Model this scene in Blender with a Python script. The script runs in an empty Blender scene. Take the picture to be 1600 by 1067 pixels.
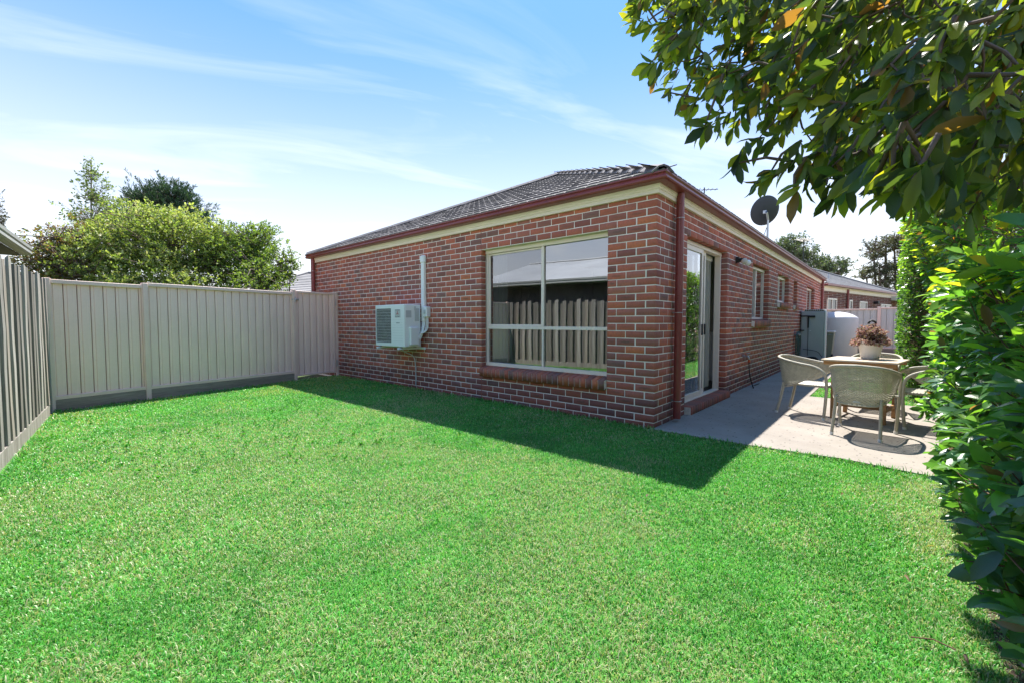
import bpy, math, random
import numpy as np
from mathutils import Vector, Matrix, Quaternion

# ------------------------------------------------------------------ camera, sky, sun, exposure
scene = bpy.context.scene
COL = scene.collection
CAM = np.array([1.9667, -4.6508, 1.1897]); YAW = -0.7224; PITCH = 0.0448; FPX = 669.8   # pixels of a 1600 wide picture
cam_data = bpy.data.cameras.new('camera')
cam_data.sensor_width = 36.0; cam_data.lens = 36.0*FPX/1600.0
cam_data.clip_start = 0.05; cam_data.clip_end = 3000
cam = bpy.data.objects.new('camera', cam_data); COL.objects.link(cam)
cam.location = CAM; cam.rotation_euler = (math.pi/2-PITCH, 0, -YAW)
scene.camera = cam

SUN = Vector((-0.80, 1.335, 2.78)).normalized()
world = bpy.data.worlds.new('World'); scene.world = world; world.use_nodes = True
wn = world.node_tree; wn.nodes.clear()
def wnode(t, **k):
    n = wn.nodes.new(t)
    for a, b in k.items(): setattr(n, a, b)
    return n
sky = wnode('ShaderNodeTexSky', sky_type='NISHITA'); sky.sun_disc = False
sky.sun_elevation = math.asin(SUN.z); sky.sun_rotation = math.atan2(SUN.x, SUN.y)
sky.air_density = 1.0; sky.dust_density = 0.6; sky.ozone_density = 1.6; sky.altitude = 50
bg = wnode('ShaderNodeBackground'); bg.inputs['Strength'].default_value = 0.12
out = wnode('ShaderNodeOutputWorld')
tc = wnode('ShaderNodeTexCoord'); sep = wnode('ShaderNodeSeparateXYZ'); wn.links.new(tc.outputs['Generated'], sep.inputs[0])
def wmath(op, a, b=None):
    n = wnode('ShaderNodeMath', operation=op)
    for i, v in enumerate((a, b)):
        if v is None: continue
        if isinstance(v, (int, float)): n.inputs[i].default_value = v
        else: wn.links.new(v, n.inputs[i])
    return n.outputs[0]
zz = wmath('ADD', wmath('MAXIMUM', sep.outputs[2], 0.0), 0.12)
cmb = wnode('ShaderNodeCombineXYZ')
wn.links.new(wmath('DIVIDE', sep.outputs[0], zz), cmb.inputs[0]); wn.links.new(wmath('DIVIDE', sep.outputs[1], zz), cmb.inputs[1])
mr = wnode('ShaderNodeMapping'); mr.inputs['Rotation'].default_value = (0, 0, math.radians(-62)); wn.links.new(cmb.outputs[0], mr.inputs[0])
mp = wnode('ShaderNodeMapping'); mp.inputs['Scale'].default_value = (0.65, 2.1, 1); mp.inputs['Location'].default_value = (3.1, 1.7, 0)
wn.links.new(mr.outputs[0], mp.inputs[0])
cn = wnode('ShaderNodeTexNoise'); cn.inputs['Scale'].default_value = 1.2; cn.inputs['Detail'].default_value = 11; cn.inputs['Roughness'].default_value = 0.55; cn.inputs['Distortion'].default_value = 0.8
wn.links.new(mp.outputs[0], cn.inputs['Vector'])
cr = wnode('ShaderNodeMapRange'); cr.inputs[1].default_value = 0.50; cr.inputs[2].default_value = 0.82; cr.inputs[3].default_value = 0; cr.inputs[4].default_value = 0.70
wn.links.new(cn.outputs['Fac'], cr.inputs[0])
# thin high haze that whitens the sky towards the horizon all round
hz = wnode('ShaderNodeMapRange'); hz.inputs[1].default_value = 0.0; hz.inputs[2].default_value = 0.5; hz.inputs[3].default_value = 0.9; hz.inputs[4].default_value = 0.68
wn.links.new(sep.outputs[2], hz.inputs[0])
cl = wnode('ShaderNodeMapRange'); cl.inputs[1].default_value = 0.12; cl.inputs[2].default_value = 0.55; cl.inputs[3].default_value = 1.0; cl.inputs[4].default_value = 0.45
wn.links.new(sep.outputs[2], cl.inputs[0])
cloud = wmath('MULTIPLY', cr.outputs[0], cl.outputs[0])
fac = hz.outputs[0]
vf = wnode('ShaderNodeMapRange', interpolation_type='SMOOTHSTEP'); vf.inputs[1].default_value = 0.0; vf.inputs[2].default_value = 0.6; wn.links.new(sep.outputs[2], vf.inputs[0])
veil = wnode('ShaderNodeMix', data_type='RGBA'); veil.inputs[6].default_value = (2.30, 2.26, 2.20, 1); veil.inputs[7].default_value = (0.29, 0.78, 1.85, 1); wn.links.new(vf.outputs[0], veil.inputs[0])
wmix = wnode('ShaderNodeMix', data_type='RGBA'); wn.links.new(veil.outputs[2], wmix.inputs[7])
stint = wnode('ShaderNodeMix', data_type='RGBA', blend_type='MULTIPLY'); stint.inputs[0].default_value = 1.0; stint.inputs[7].default_value = (0.26, 0.37, 0.48, 1)
wn.links.new(sky.outputs[0], stint.inputs[6]); wn.links.new(fac, wmix.inputs[0]); wn.links.new(stint.outputs[2], wmix.inputs[6])
wmix2 = wnode('ShaderNodeMix', data_type='RGBA'); wmix2.inputs[7].default_value = (2.3, 2.35, 2.35, 1)
wn.links.new(cloud, wmix2.inputs[0]); wn.links.new(wmix.outputs[2], wmix2.inputs[6])
wn.links.new(wmix2.outputs[2], bg.inputs[0]); wn.links.new(bg.outputs[0], out.inputs[0])

sl = bpy.data.lights.new('sun', 'SUN'); sl.energy = 2.0; sl.angle = math.radians(0.5); sl.color = (1.0, 0.95, 0.875)
so = bpy.data.objects.new('sun', sl); COL.objects.link(so); so.location = (-5, 10, 20)
so.rotation_euler = SUN.to_track_quat('Z', 'Y').to_euler()
vs = scene.view_settings; vs.view_transform = 'Standard'; vs.look = 'None'; vs.gamma = 1.0; vs.exposure = 2.38; vs.use_curve_mapping = False
cy = scene.cycles; cy.max_bounces = 7; cy.diffuse_bounces = 3; cy.glossy_bounces = 3; cy.transmission_bounces = 4; cy.transparent_max_bounces = 8; cy.caustics_reflective = False; cy.caustics_refractive = False

rng = np.random.default_rng(11); random.seed(5)
R = math.radians

# ------------------------------------------------------------------ helpers
F_ = np.array([math.sin(YAW)*math.cos(PITCH), math.cos(YAW)*math.cos(PITCH), -math.sin(PITCH)])
R_ = np.array([math.cos(YAW), -math.sin(YAW), 0.0]); U_ = np.cross(R_, F_)
def depth_point(u, v, d):            # where a pixel of the photograph lies at a given depth
    return CAM + (F_ + (u-800)/FPX*R_ - (v-533.5)/FPX*U_)*d
def project(P):
    d = np.asarray(P)-CAM; z = d@F_; z = np.where(z < 0.05, 1e6, z)
    return 800+FPX*(d@R_)/z, 533.5-FPX*(d@U_)/z, z

ORIG = {}
def thing(name, label, cat, loc=(0, 0, 0), rotz=0.0, group=None, local=False):
    o = bpy.data.objects.new(name, None); COL.objects.link(o); o.empty_display_size = 0.1
    o.location = loc; o.rotation_euler = (0, 0, rotz)
    ORIG[o.name] = np.zeros(3) if local else np.array(loc, float)
    tag(o, label, cat, group); return o
def tag(o, label=None, cat=None, group=None, kind=None):
    if label: o['label'] = label
    if cat: o['category'] = cat
    if group: o['group'] = group
    if kind: o['kind'] = kind
    return o

def mesh_np(name, V, faces, cols=None, smooth=False, extra=None):
    me = bpy.data.meshes.new(name); V = np.asarray(V, np.float32)
    me.vertices.add(len(V)); me.vertices.foreach_set('co', V.ravel())
    loops = np.concatenate([f.ravel() for f in faces]).astype(np.int32)
    tot = np.concatenate([np.full(len(f), f.shape[1], np.int32) for f in faces])
    st = np.concatenate([[0], np.cumsum(tot)[:-1]]).astype(np.int32)
    me.loops.add(len(loops)); me.loops.foreach_set('vertex_index', loops)
    me.polygons.add(len(tot)); me.polygons.foreach_set('loop_start', st); me.polygons.foreach_set('loop_total', tot)
    if smooth: me.polygons.foreach_set('use_smooth', np.ones(len(tot), bool))
    me.update(calc_edges=True)
    if cols is not None:
        a = me.attributes.new('Col', 'FLOAT_COLOR', 'POINT'); c = np.ones((len(V), 4), np.float32); cols = np.asarray(cols); c[:, :cols.shape[1]] = cols; a.data.foreach_set('color', c.ravel())
    if extra is not None:
        for k, arr in extra.items():
            a = me.attributes.new(k, 'FLOAT_VECTOR', 'POINT'); a.data.foreach_set('vector', np.asarray(arr, np.float32).ravel())
    return me
def link(name, me, mat, parent=None):
    o = bpy.data.objects.new(name, me); COL.objects.link(o)
    if mat is not None and not me.materials: me.materials.append(mat)
    if parent is not None:
        o.parent = parent; ORIG[o.name] = ORIG.get(parent.name, np.zeros(3))
    return o

class MB:
    def __init__(s): s.v = []; s.f = []; s.n = 0; s.c = []
    def add(s, V, F, col=None):
        V = np.asarray(V, float); s.v.append(V); s.f += [[i+s.n for i in f] for f in F]; s.n += len(V)
        s.c.append(np.tile(np.array(col if col is not None else (1, 1, 1), float), (len(V), 1))); return s
    def box(s, lo, hi, c=0.0, col=None, M=None):
        lo = np.array(lo, float); hi = np.array(hi, float)
        if c > 0: V = CB_V*(hi-lo)/2 + (lo+hi)/2 - np.sign(CB_V)*CB_I*c; F = CB_F
        else: V = BX_V*(hi-lo)/2+(lo+hi)/2; F = BX_F
        if M is not None: V = xf(V, M)
        return s.add(V, F, col)
    def tube(s, pts, r, n=8, cap=True, col=None, closed=False):
        P = np.array(pts, float); m = len(P); r = np.broadcast_to(np.array(r, float), (m,))
        T = np.gradient(P, axis=0) if not closed else np.roll(P, -1, 0)-np.roll(P, 1, 0)
        T /= np.linalg.norm(T, axis=1)[:, None]+1e-12
        ref = np.array([0, 0, 1.0]) if abs(T[0][2]) < 0.9 else np.array([1.0, 0, 0])
        V = []; N = ref-T[0]*(ref@T[0]); N /= np.linalg.norm(N)
        a = np.arange(n)*2*math.pi/n
        for i in range(m):
            N = N-T[i]*(N@T[i]); N /= np.linalg.norm(N)+1e-12; B = np.cross(T[i], N)
            V.append(P[i]+r[i]*(np.cos(a)[:, None]*N+np.sin(a)[:, None]*B))
        V = np.concatenate(V); F = []
        for i in range(m if closed else m-1):
            j = (i+1) % m
            for k in range(n): F.append((i*n+k, i*n+(k+1) % n, j*n+(k+1) % n, j*n+k))
        if cap and not closed: F.append(tuple(range(n))[::-1]); F.append(tuple(range((m-1)*n, m*n)))
        return s.add(V, F, col)
    def lathe(s, prof, c=(0, 0, 0), n=24, col=None, sx=1, sy=1):
        a = np.arange(n)*2*math.pi/n; V = []
        for r, z in prof: V.append(np.stack([c[0]+r*sx*np.cos(a), c[1]+r*sy*np.sin(a), np.full(n, c[2]+z)], 1))
        V = np.concatenate(V); F = []
        for i in range(len(prof)-1):
            for k in range(n): F.append((i*n+k, i*n+(k+1) % n, (i+1)*n+(k+1) % n, (i+1)*n+k))
        return s.add(V, F, col)
    def prism(s, poly, z0, z1, col=None):
        n = len(poly); V = [(x, y, z0) for x, y in poly]+[(x, y, z1) for x, y in poly]
        F = [tuple(range(n))[::-1], tuple(range(n, 2*n))]+[(i, (i+1) % n, n+(i+1) % n, n+i) for i in range(n)]
        return s.add(V, F, col)
    def sweep(s, prof, path, closed_prof=False, col=None):
        """prof: list of (out, z) ; path: list of (x, y, nx, ny, k): mitred extrusion"""
        n = len(prof); V = []
        for (x, y, nx, ny) in path:
            for o_, z in prof: V.append((x+nx*o_, y+ny*o_, z))
        F = []
        for i in range(len(path)-1):
            for k in range(n if closed_prof else n-1):
                F.append((i*n+k, i*n+(k+1) % n, (i+1)*n+(k+1) % n, (i+1)*n+k))
        if closed_prof: F.append(tuple(range(n))); F.append(tuple(range((len(path)-1)*n, len(path)*n))[::-1])
        return s.add(V, F, col)
    def mesh(s, name, smooth=False, origin=None, colored=False):
        me = bpy.data.meshes.new(name); V = np.concatenate(s.v)
        if origin is not None: V = V-origin
        me.from_pydata(V.tolist(), [], s.f)
        if smooth:
            me.polygons.foreach_set('use_smooth', np.ones(len(me.polygons), bool))
            try: me.set_sharp_from_angle(angle=R(40))
            except Exception: pass
        if colored:
            a = me.attributes.new('Col', 'FLOAT_COLOR', 'POINT'); c = np.ones((len(V), 4), np.float32); c[:, :3] = np.concatenate(s.c); a.data.foreach_set('color', c.ravel())
        me.update(); return me
    def build(s, name, mat, parent=None, smooth=False, colored=False):
        og = ORIG.get(parent.name, np.zeros(3)) if parent is not None else None
        return link(name, s.mesh(name, smooth, og, colored), mat, parent)
def xf(V, M): return np.asarray(V)@np.array(M.to_3x3()).T + np.array(M.translation)
BX_V = np.array([(x, y, z) for x in (-1, 1) for y in (-1, 1) for z in (-1, 1)], float)
BX_F = [(0, 1, 3, 2), (4, 6, 7, 5), (0, 4, 5, 1), (2, 3, 7, 6), (0, 2, 6, 4), (1, 5, 7, 3)]
def _cb():
    ids = {}; V = []; I = []
    for ax in range(3):
        for c in [(x, y, z) for x in (-1, 1) for y in (-1, 1) for z in (-1, 1)]:
            ids[(ax, c)] = len(V); V.append(c); i = [1, 1, 1]; i[ax] = 0; I.append(i)
    F = []; cs = [(x, y, z) for x in (-1, 1) for y in (-1, 1) for z in (-1, 1)]
    def q(face, ctr):
        P = np.array([np.array(V[i])-0.2*np.array(I[i])*np.array(V[i]) for i in face])
        n = np.cross(P[1]-P[0], P[2]-P[0]); F.append(tuple(face) if n@P.mean(0) > 0 else tuple(face[::-1]))
    for ax in range(3):
        o = [a for a in range(3) if a != ax]
        for sg in (-1, 1):
            f = []
            for s1, s2 in ((-1, -1), (1, -1), (1, 1), (-1, 1)):
                c = [0, 0, 0]; c[ax] = sg; c[o[0]] = s1; c[o[1]] = s2; f.append(ids[(ax, tuple(c))])
            q(f, 0)
    for ax in range(3):
        o = [a for a in range(3) if a != ax]
        for s1 in (-1, 1):
            for s2 in (-1, 1):
                c0 = [0, 0, 0]; c0[o[0]] = s1; c0[o[1]] = s2; c1 = list(c0); c0[ax] = -1; c1[ax] = 1
                q([ids[(o[0], tuple(c0))], ids[(o[0], tuple(c1))], ids[(o[1], tuple(c1))], ids[(o[1], tuple(c0))]], 0)
    for c in cs: q([ids[(0, c)], ids[(1, c)], ids[(2, c)]], 0)
    return np.array(V, float), np.array(I, float), F
CB_V, CB_I, CB_F = _cb()
def hermite(pts, n=8):
    P = np.array(pts, float); out_ = []
    T = np.gradient(P, axis=0)
    for i in range(len(P)-1):
        for t in np.arange(n)/n:
            h = (2*t**3-3*t**2+1, t**3-2*t**2+t, -2*t**3+3*t**2, t**3-t**2)
            out_.append(h[0]*P[i]+h[1]*T[i]+h[2]*P[i+1]+h[3]*T[i+1])
    out_.append(P[-1]); return np.array(out_)
def vnoise(x, y, seed=0):
    g = np.random.default_rng(seed).random((64, 64)); xi = np.floor(x).astype(int); yi = np.floor(y).astype(int); fx = x-xi; fy = y-yi
    fx = fx*fx*(3-2*fx); fy = fy*fy*(3-2*fy); a = g[xi % 64, yi % 64]; b = g[(xi+1) % 64, yi % 64]; c = g[xi % 64, (yi+1) % 64]; d = g[(xi+1) % 64, (yi+1) % 64]
    return (a*(1-fx)+b*fx)*(1-fy)+(c*(1-fx)+d*fx)*fy

# ------------------------------------------------------------------ materials
class NT:
    def __init__(s, name):
        s.m = bpy.data.materials.new(name); s.m.use_nodes = True; s.t = s.m.node_tree; s.t.nodes.clear()
        s.o = s.n('ShaderNodeOutputMaterial')
    def n(s, t, **k):
        x = s.t.nodes.new(t)
        for a, b in k.items(): setattr(x, a, b)
        return x
    def set(s, sock, v):
        if hasattr(v, 'is_output') or isinstance(v, bpy.types.NodeSocket): s.t.links.new(v, sock)
        elif v is not None:
            if isinstance(v, (tuple, list)) and len(v) == 3 and sock.type == 'RGBA': v = (*v, 1)
            sock.default_value = v
    def coord(s, which='Object', scale=(1, 1, 1), rot=(0, 0, 0)):
        c = s.n('ShaderNodeTexCoord'); m = s.n('ShaderNodeMapping'); m.inputs['Scale'].default_value = scale; m.inputs['Rotation'].default_value = rot
        s.t.links.new(c.outputs[which], m.inputs[0]); return m.outputs[0]
    def noise(s, vec, scale, detail=4, rough=.55, dist=0):
        x = s.n('ShaderNodeTexNoise'); s.set(x.inputs['Vector'], vec); x.inputs['Scale'].default_value = scale; x.inputs['Detail'].default_value = detail
        x.inputs['Roughness'].default_value = rough; x.inputs['Distortion'].default_value = dist; return x.outputs['Fac']
    def rng(s, v, a, b, c, d):
        x = s.n('ShaderNodeMapRange'); s.set(x.inputs[0], v)
        for i, q in enumerate((a, b, c, d)): x.inputs[i+1].default_value = q
        return x.outputs[0]
    def math(s, op, a, b=0.0):
        x = s.n('ShaderNodeMath', operation=op); s.set(x.inputs[0], a); s.set(x.inputs[1], b); return x.outputs[0]
    def mix(s, f, a, b, blend='MIX'):
        x = s.n('ShaderNodeMix', data_type='RGBA', blend_type=blend); s.set(x.inputs[0], f); s.set(x.inputs[6], a); s.set(x.inputs[7], b); return x.outputs[2]
    def attr(s, name='Col'):
        x = s.n('ShaderNodeAttribute'); x.attribute_name = name; return x
    def bump(s, h, strength=.3, dist=.01):
        x = s.n('ShaderNodeBump'); s.set(x.inputs['Height'], h); x.inputs['Strength'].default_value = strength; x.inputs['Distance'].default_value = dist; return x.outputs[0]
    def bsdf(s, col, rough=.6, metal=0.0, spec=.5, normal=None, **k):
        x = s.n('ShaderNodeBsdfPrincipled'); s.set(x.inputs['Base Color'], col); s.set(x.inputs['Roughness'], rough); s.set(x.inputs['Metallic'], metal); s.set(x.inputs['Specular IOR Level'], spec)
        if normal is not None: s.set(x.inputs['Normal'], normal)
        for a, b in k.items(): s.set(x.inputs[a], b)
        return x.outputs[0]
    def fin(s, sh): s.t.links.new(sh, s.o.inputs[0]); return s.m
def M(name, col, rough=.6, metal=0, spec=.4, var=.12, vs_=3.0, bump=.15, bs=60, bd=.004, stretch=(1, 1, 1), attr=False, dirt=None):
    t = NT(name); v = t.coord('Object', stretch)
    base = t.attr().outputs['Color'] if attr else col
    f = t.noise(v, vs_, 5, .6); f2 = t.noise(v, bs, 3, .6)
    k = t.math('ADD', t.rng(f, .3, .7, 1-var, 1+var), t.rng(f2, .3, .7, -var*.5, var*.5))
    cx = t.n('ShaderNodeCombineColor'); [t.set(cx.inputs[i], k) for i in range(3)]
    c = t.mix(1.0, base, cx.outputs[0], 'MULTIPLY')
    if dirt: c = t.mix(t.rng(t.noise(v, vs_*.7, 7, .7), .5, .75, 0, dirt[1]), c, dirt[0])
    r = t.rng(f2, .3, .7, max(rough-.08, .02), min(rough+.08, 1))
    return t.fin(t.bsdf(c, r, metal, spec, t.bump(f2, bump, bd) if bump else None))

def mat_brick():
    t = NT('brick'); a = t.attr(); loc = t.attr('Loc'); v = t.coord('Object')
    sx = t.n('ShaderNodeSeparateXYZ'); t.t.links.new(loc.outputs['Vector'], sx.inputs[0])
    n1 = t.noise(v, 38, 5, .65); n2 = t.noise(v, 160, 4, .7); n3 = t.noise(v, 14, 3, .5)
    # kiln smudge along the middle of some bricks
    ex = t.math('MULTIPLY', sx.outputs[0], sx.outputs[0]); ey = t.math('MULTIPLY', sx.outputs[1], sx.outputs[1])
    e = t.math('ADD', t.math('ADD', t.math('MULTIPLY', ex, 1.6), t.math('MULTIPLY', ey, 4.5)), t.rng(n1, .3, .7, -.7, .7))
    sm = t.math('MULTIPLY', t.rng(e, .15, .9, 1, 0), sx.outputs[2])
    c = t.mix(t.math('MULTIPLY', sm, .6), a.outputs['Color'], (.11, .085, .065))
    c = t.mix(t.rng(n1, .42, .72, 0, .38), c, (.19, .085, .085)); c = t.mix(t.rng(n2, .55, .8, 0, .35), c, (.46, .22, .16))
    c = t.mix(t.rng(n3, .55, .85, 0, .30), c, (.30, .21, .21))
    return t.fin(t.bsdf(c, .88, 0, .25, t.bump(t.math('ADD', n1, t.math('MULTIPLY', n2, .6)), .5, .004)))
def mat_leaf(name, rough=.38, trans=.35, spec=.5, tint=(1.35, 1.5, .55)):
    t = NT(name); c = t.attr().outputs['Color']; v = t.coord('Object'); n = t.noise(v, 40, 3, .6)
    c2 = t.mix(t.rng(n, .35, .7, 0, .35), c, t.mix(1.0, c, (.55, .6, .5), 'MULTIPLY'))
    p = t.bsdf(c2, rough, 0, spec, t.bump(n, .25, .004))
    tr = t.n('ShaderNodeBsdfTranslucent'); t.set(tr.inputs[0], t.mix(1.0, c, tint, 'MULTIPLY'))
    m = t.n('ShaderNodeMixShader'); m.inputs[0].default_value = trans; t.t.links.new(p, m.inputs[1]); t.t.links.new(tr.outputs[0], m.inputs[2])
    return t.fin(m.outputs[0])
def mat_glass(name, refl=.35, tint=(.82, .86, .86)):
    t = NT(name); tr = t.n('ShaderNodeBsdfTransparent'); tr.inputs[0].default_value = (*tint, 1)
    g = t.n('ShaderNodeBsdfGlossy'); g.inputs['Roughness'].default_value = 0.0; g.inputs['Color'].default_value = (.95, .97, 1, 1)
    v = t.coord('Object'); t.set(g.inputs['Normal'], t.bump(t.noise(v, 1.3, 2), .012, .05))
    lw = t.n('ShaderNodeFresnel'); lw.inputs[0].default_value = 1.5
    f = t.math('MINIMUM', t.math('ADD', t.math('MULTIPLY', lw.outputs[0], 1.8), refl), 1.0)
    m = t.n('ShaderNodeMixShader'); t.set(m.inputs[0], f); t.t.links.new(tr.outputs[0], m.inputs[1]); t.t.links.new(g.outputs[0], m.inputs[2]); return t.fin(m.outputs[0])
def mat_concrete():
    t = NT('concrete'); v = t.coord('Object'); n1 = t.noise(v, 1.6, 6, .6); n2 = t.noise(v, 26, 5, .65); n3 = t.noise(v, 120, 3, .6)
    c = t.mix(t.rng(n1, .35, .65, 0, 1), (.285, .252, .219), (.36, .322, .281)); c = t.mix(t.rng(n2, .58, .74, 0, .55), c, (.22, .205, .19))
    vo = t.n('ShaderNodeTexVoronoi'); t.set(vo.inputs['Vector'], t.coord('Object', (1, .55, 1))); vo.inputs['Scale'].default_value = 22; vo.inputs['Randomness'].default_value = 1
    spot = t.math('MULTIPLY', t.rng(vo.outputs['Distance'], .12, .24, 1, 0), t.rng(t.noise(v, 7, 4, .6), .42, .52, 0, 1))
    c = t.mix(t.math('MULTIPLY', spot, .8), c, (.09, .082, .078)); c = t.mix(t.rng(n3, .4, .8, 0, .25), c, (.25, .235, .22))
    return t.fin(t.bsdf(c, .9, 0, .2, t.bump(t.math('SUBTRACT', t.math('ADD', n2, n3), spot), .35, .006)))
def mat_wood(name, a, b, scale=(1, 1, 1), rough=.75, grain=30, attr=False):
    t = NT(name); v = t.coord('Object', scale); n1 = t.noise(v, grain, 6, .7, .6); n2 = t.noise(v, grain*.2, 4, .6)
    c = t.mix(t.rng(n1, .3, .7, 0, 1), a, b); c = t.mix(t.rng(n2, .35, .7, 0, .5), c, tuple(x*.6 for x in a))
    if attr: c = t.mix(1.0, c, t.attr().outputs['Color'], 'MULTIPLY')
    return t.fin(t.bsdf(c, rough, 0, .25, t.bump(n1, .5, .003)))
def mat_brickwall(name, scale=1.0, rot=(R(90), 0, 0)):
    t = NT(name); v = t.coord('Object', (1, 1, 1), rot); b = t.n('ShaderNodeTexBrick'); t.set(b.inputs['Vector'], v)
    b.inputs['Color1'].default_value = (.23, .075, .05, 1); b.inputs['Color2'].default_value = (.13, .05, .045, 1); b.inputs['Mortar'].default_value = (.42, .37, .31, 1)
    b.inputs['Scale'].default_value = 1.0; b.inputs['Brick Width'].default_value = .24; b.inputs['Row Height'].default_value = .086; b.inputs['Mortar Size'].default_value = .006; b.inputs['Bias'].default_value = -.1
    return t.fin(t.bsdf(b.outputs['Color'], .9, 0, .2))
MAT = {}
MAT['brick'] = mat_brick()
MAT['mortar'] = M('mortar', (.90, .80, .71), .95, spec=.1, var=.13, vs_=9, bump=.5, bs=220, bd=.002, dirt=((.60, .52, .45), .35))
MAT['joint'] = M('joint_sealant', (.30, .09, .07), .8, var=.1)
MAT['cream'] = M('cream_paint', (.92, .775, .61), .5, spec=.4, var=.04, bump=.05)
MAT['frame'] = M('window_frame_cream', (.92, .765, .645), .38, spec=.5, var=.03, bump=.02)
MAT['maroon'] = M('maroon_steel', (.25, .052, .047), .34, spec=.5, var=.12, vs_=2, bump=.03, bs=30, dirt=((.30, .11, .075), .35))
MAT['tile'] = M('roof_tile', (.185, .17, .165), .8, spec=.2, var=.3, vs_=2.2, bump=.35, bs=90, dirt=((.33, .31, .285), .5))
MAT['glass'] = mat_glass('window_glass', .24)
MAT['doorglass'] = mat_glass('door_glass', .10)
MAT['screened'] = mat_glass('screened_glass', .17, (.55, .57, .58))
MAT['beige'] = M('beige_fence_steel', (.93, .665, .56), .5, spec=.4, var=.05, vs_=1.2, bump=.03, bs=40, dirt=((.80, .57, .48), .5))
MAT['beige2'] = M('beige_fence_trim', (.84, .60, .505), .5, spec=.4, var=.05, bump=.03)
MAT['rearbeige'] = M('rear_fence_steel', (.60, .56, .515), .5, var=.04, bump=.02)
MAT['sleeper'] = mat_wood('old_sleeper', (.24, .19, .15), (.42, .35, .285), (1, 1, 14), .9, 5)
MAT['paling'] = mat_wood('weathered_paling', (.15, .125, .10), (.54, .50, .45), (1, 1, .045), .92, 42, True)
MAT['concrete'] = mat_concrete()
MAT['white'] = M('white_enamel', (.87, .86, .82), .38, spec=.5, var=.02, bump=0)
MAT['white2'] = M('white_plastic', (.84, .84, .81), .45, spec=.45, var=.03, bump=.02)
MAT['grille'] = M('grille_wire', (.66, .65, .60), .4, var=.02, bump=0)
MAT['dark'] = M('dark_plastic', (.022, .022, .024), .45, var=.1, bump=.03)
MAT['dishgrey'] = M('dish_grey', (.055, .06, .068), .5, var=.08, bump=.02)
MAT['black'] = M('black_rubber', (.012, .012, .013), .55, var=.1, bump=.03)
MAT['grey'] = M('grey_mark', (.10, .10, .11), .6, var=.02, bump=0)
MAT['red'] = M('red_badge', (.42, .035, .03), .4, var=.02, bump=0)
MAT['badge'] = M('badge_plate', (.55, .545, .53), .4, var=.02, bump=0)
MAT['steel'] = M('galvanised', (.50, .51, .52), .35, .85, var=.1, bump=.05)
MAT['tank_grey'] = M('tank_grey_paint', (.42, .435, .445), .42, spec=.45, var=.05, bump=.03)
MAT['tank_cream'] = M('tank_poly', (.64, .61, .555), .5, spec=.4, var=.04, bump=.05)
MAT['bin'] = M('bin_green', (.20, .23, .17), .5, var=.06, bump=.03)
MAT['hose'] = M('hose_green', (.015, .075, .07), .45, var=.1, bump=.03)
MAT['orange'] = M('orange_fitting', (.55, .09, .03), .45, var=.05, bump=0)
MAT['wicker'] = M('wicker_strand', (.50, .47, .385), .55, spec=.35, var=.16, vs_=25, bump=.1, bs=200)
MAT['wframe'] = M('wicker_wrap', (.47, .43, .34), .55, spec=.35, var=.12, vs_=30, bump=.35, bs=140)
MAT['teak'] = mat_wood('teak', (.33, .175, .075), (.50, .30, .15), (1, 14, 14), .6, 5)
MAT['teaksunlit'] = mat_wood('teak_sunlit', (.52, .42, .31), (.72, .61, .48), (1, 14, 14), .6, 5)  # paler copy of the teak: sunlight on the table top painted into it
MAT['potw'] = M('white_pot', (.78, .765, .74), .4, var=.04, bump=.02)
MAT['soil'] = M('soil', (.075, .05, .035), .95, var=.35, vs_=12, bump=.8, bs=60, bd=.01)
MAT['blade'] = None
MAT['bark'] = M('bark', (.135, .10, .075), .9, var=.3, vs_=8, bump=.7, bs=45, bd=.006)
MAT['twig'] = M('twig', (.15, .085, .055), .8, var=.25, vs_=20, bump=.3)
MAT['palebark'] = M('pale_bark', (.34, .30, .25), .9, var=.25, vs_=6, bump=.5, bs=30)
MAT['leaf'] = mat_leaf('leaf_glossy', .27, .42, .6, (1.9, 2.0, .5))
MAT['leaftree'] = mat_leaf('leaf_tree', .36, .55, .5, (2.0, 1.9, .45))
MAT['leafsoft'] = mat_leaf('leaf_soft', .5, .38, .3)
MAT['succulent'] = mat_leaf('succulent_leaf', .5, .25, .3, (1.1, 1.0, .95))
MAT['leaffar'] = mat_leaf('leaf_far', .6, .25, .25, (1.2, 1.3, .6))
MAT['plaster'] = M('plaster', (.55, .52, .46), .9, var=.03, bump=0)
MAT['carpet'] = M('carpet', (.20, .17, .14), .95, var=.1, bump=.2)
MAT['blind'] = M('blind_fabric', (.62, .585, .50), .8, var=.04, bump=.05)
MAT['curtain'] = M('curtain_fabric', (.66, .65, .62), .85, var=.04, bump=.05)
MAT['farbrick'] = mat_brickwall('far_brickwork')
MAT['zinc'] = M('zinc_roof', (.58, .585, .57), .5, .0, .4, var=.1, vs_=1.0, bump=.05, dirt=((.40, .39, .36), .5))
MAT['clad'] = M('grey_cladding', (.105, .105, .10), .75, var=.1, bump=.1)
MAT['gutgrey'] = M('grey_gutter', (.36, .37, .35), .45, var=.06, bump=.02)
MAT['fartile'] = M('far_roof_tile', (.20, .19, .185), .7, var=.25, vs_=1.5, bump=.4, bs=20, bd=.02, dirt=((.30, .285, .27), .5))
MAT['palewall'] = M('pale_render', (.62, .60, .55), .8, var=.05)

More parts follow.
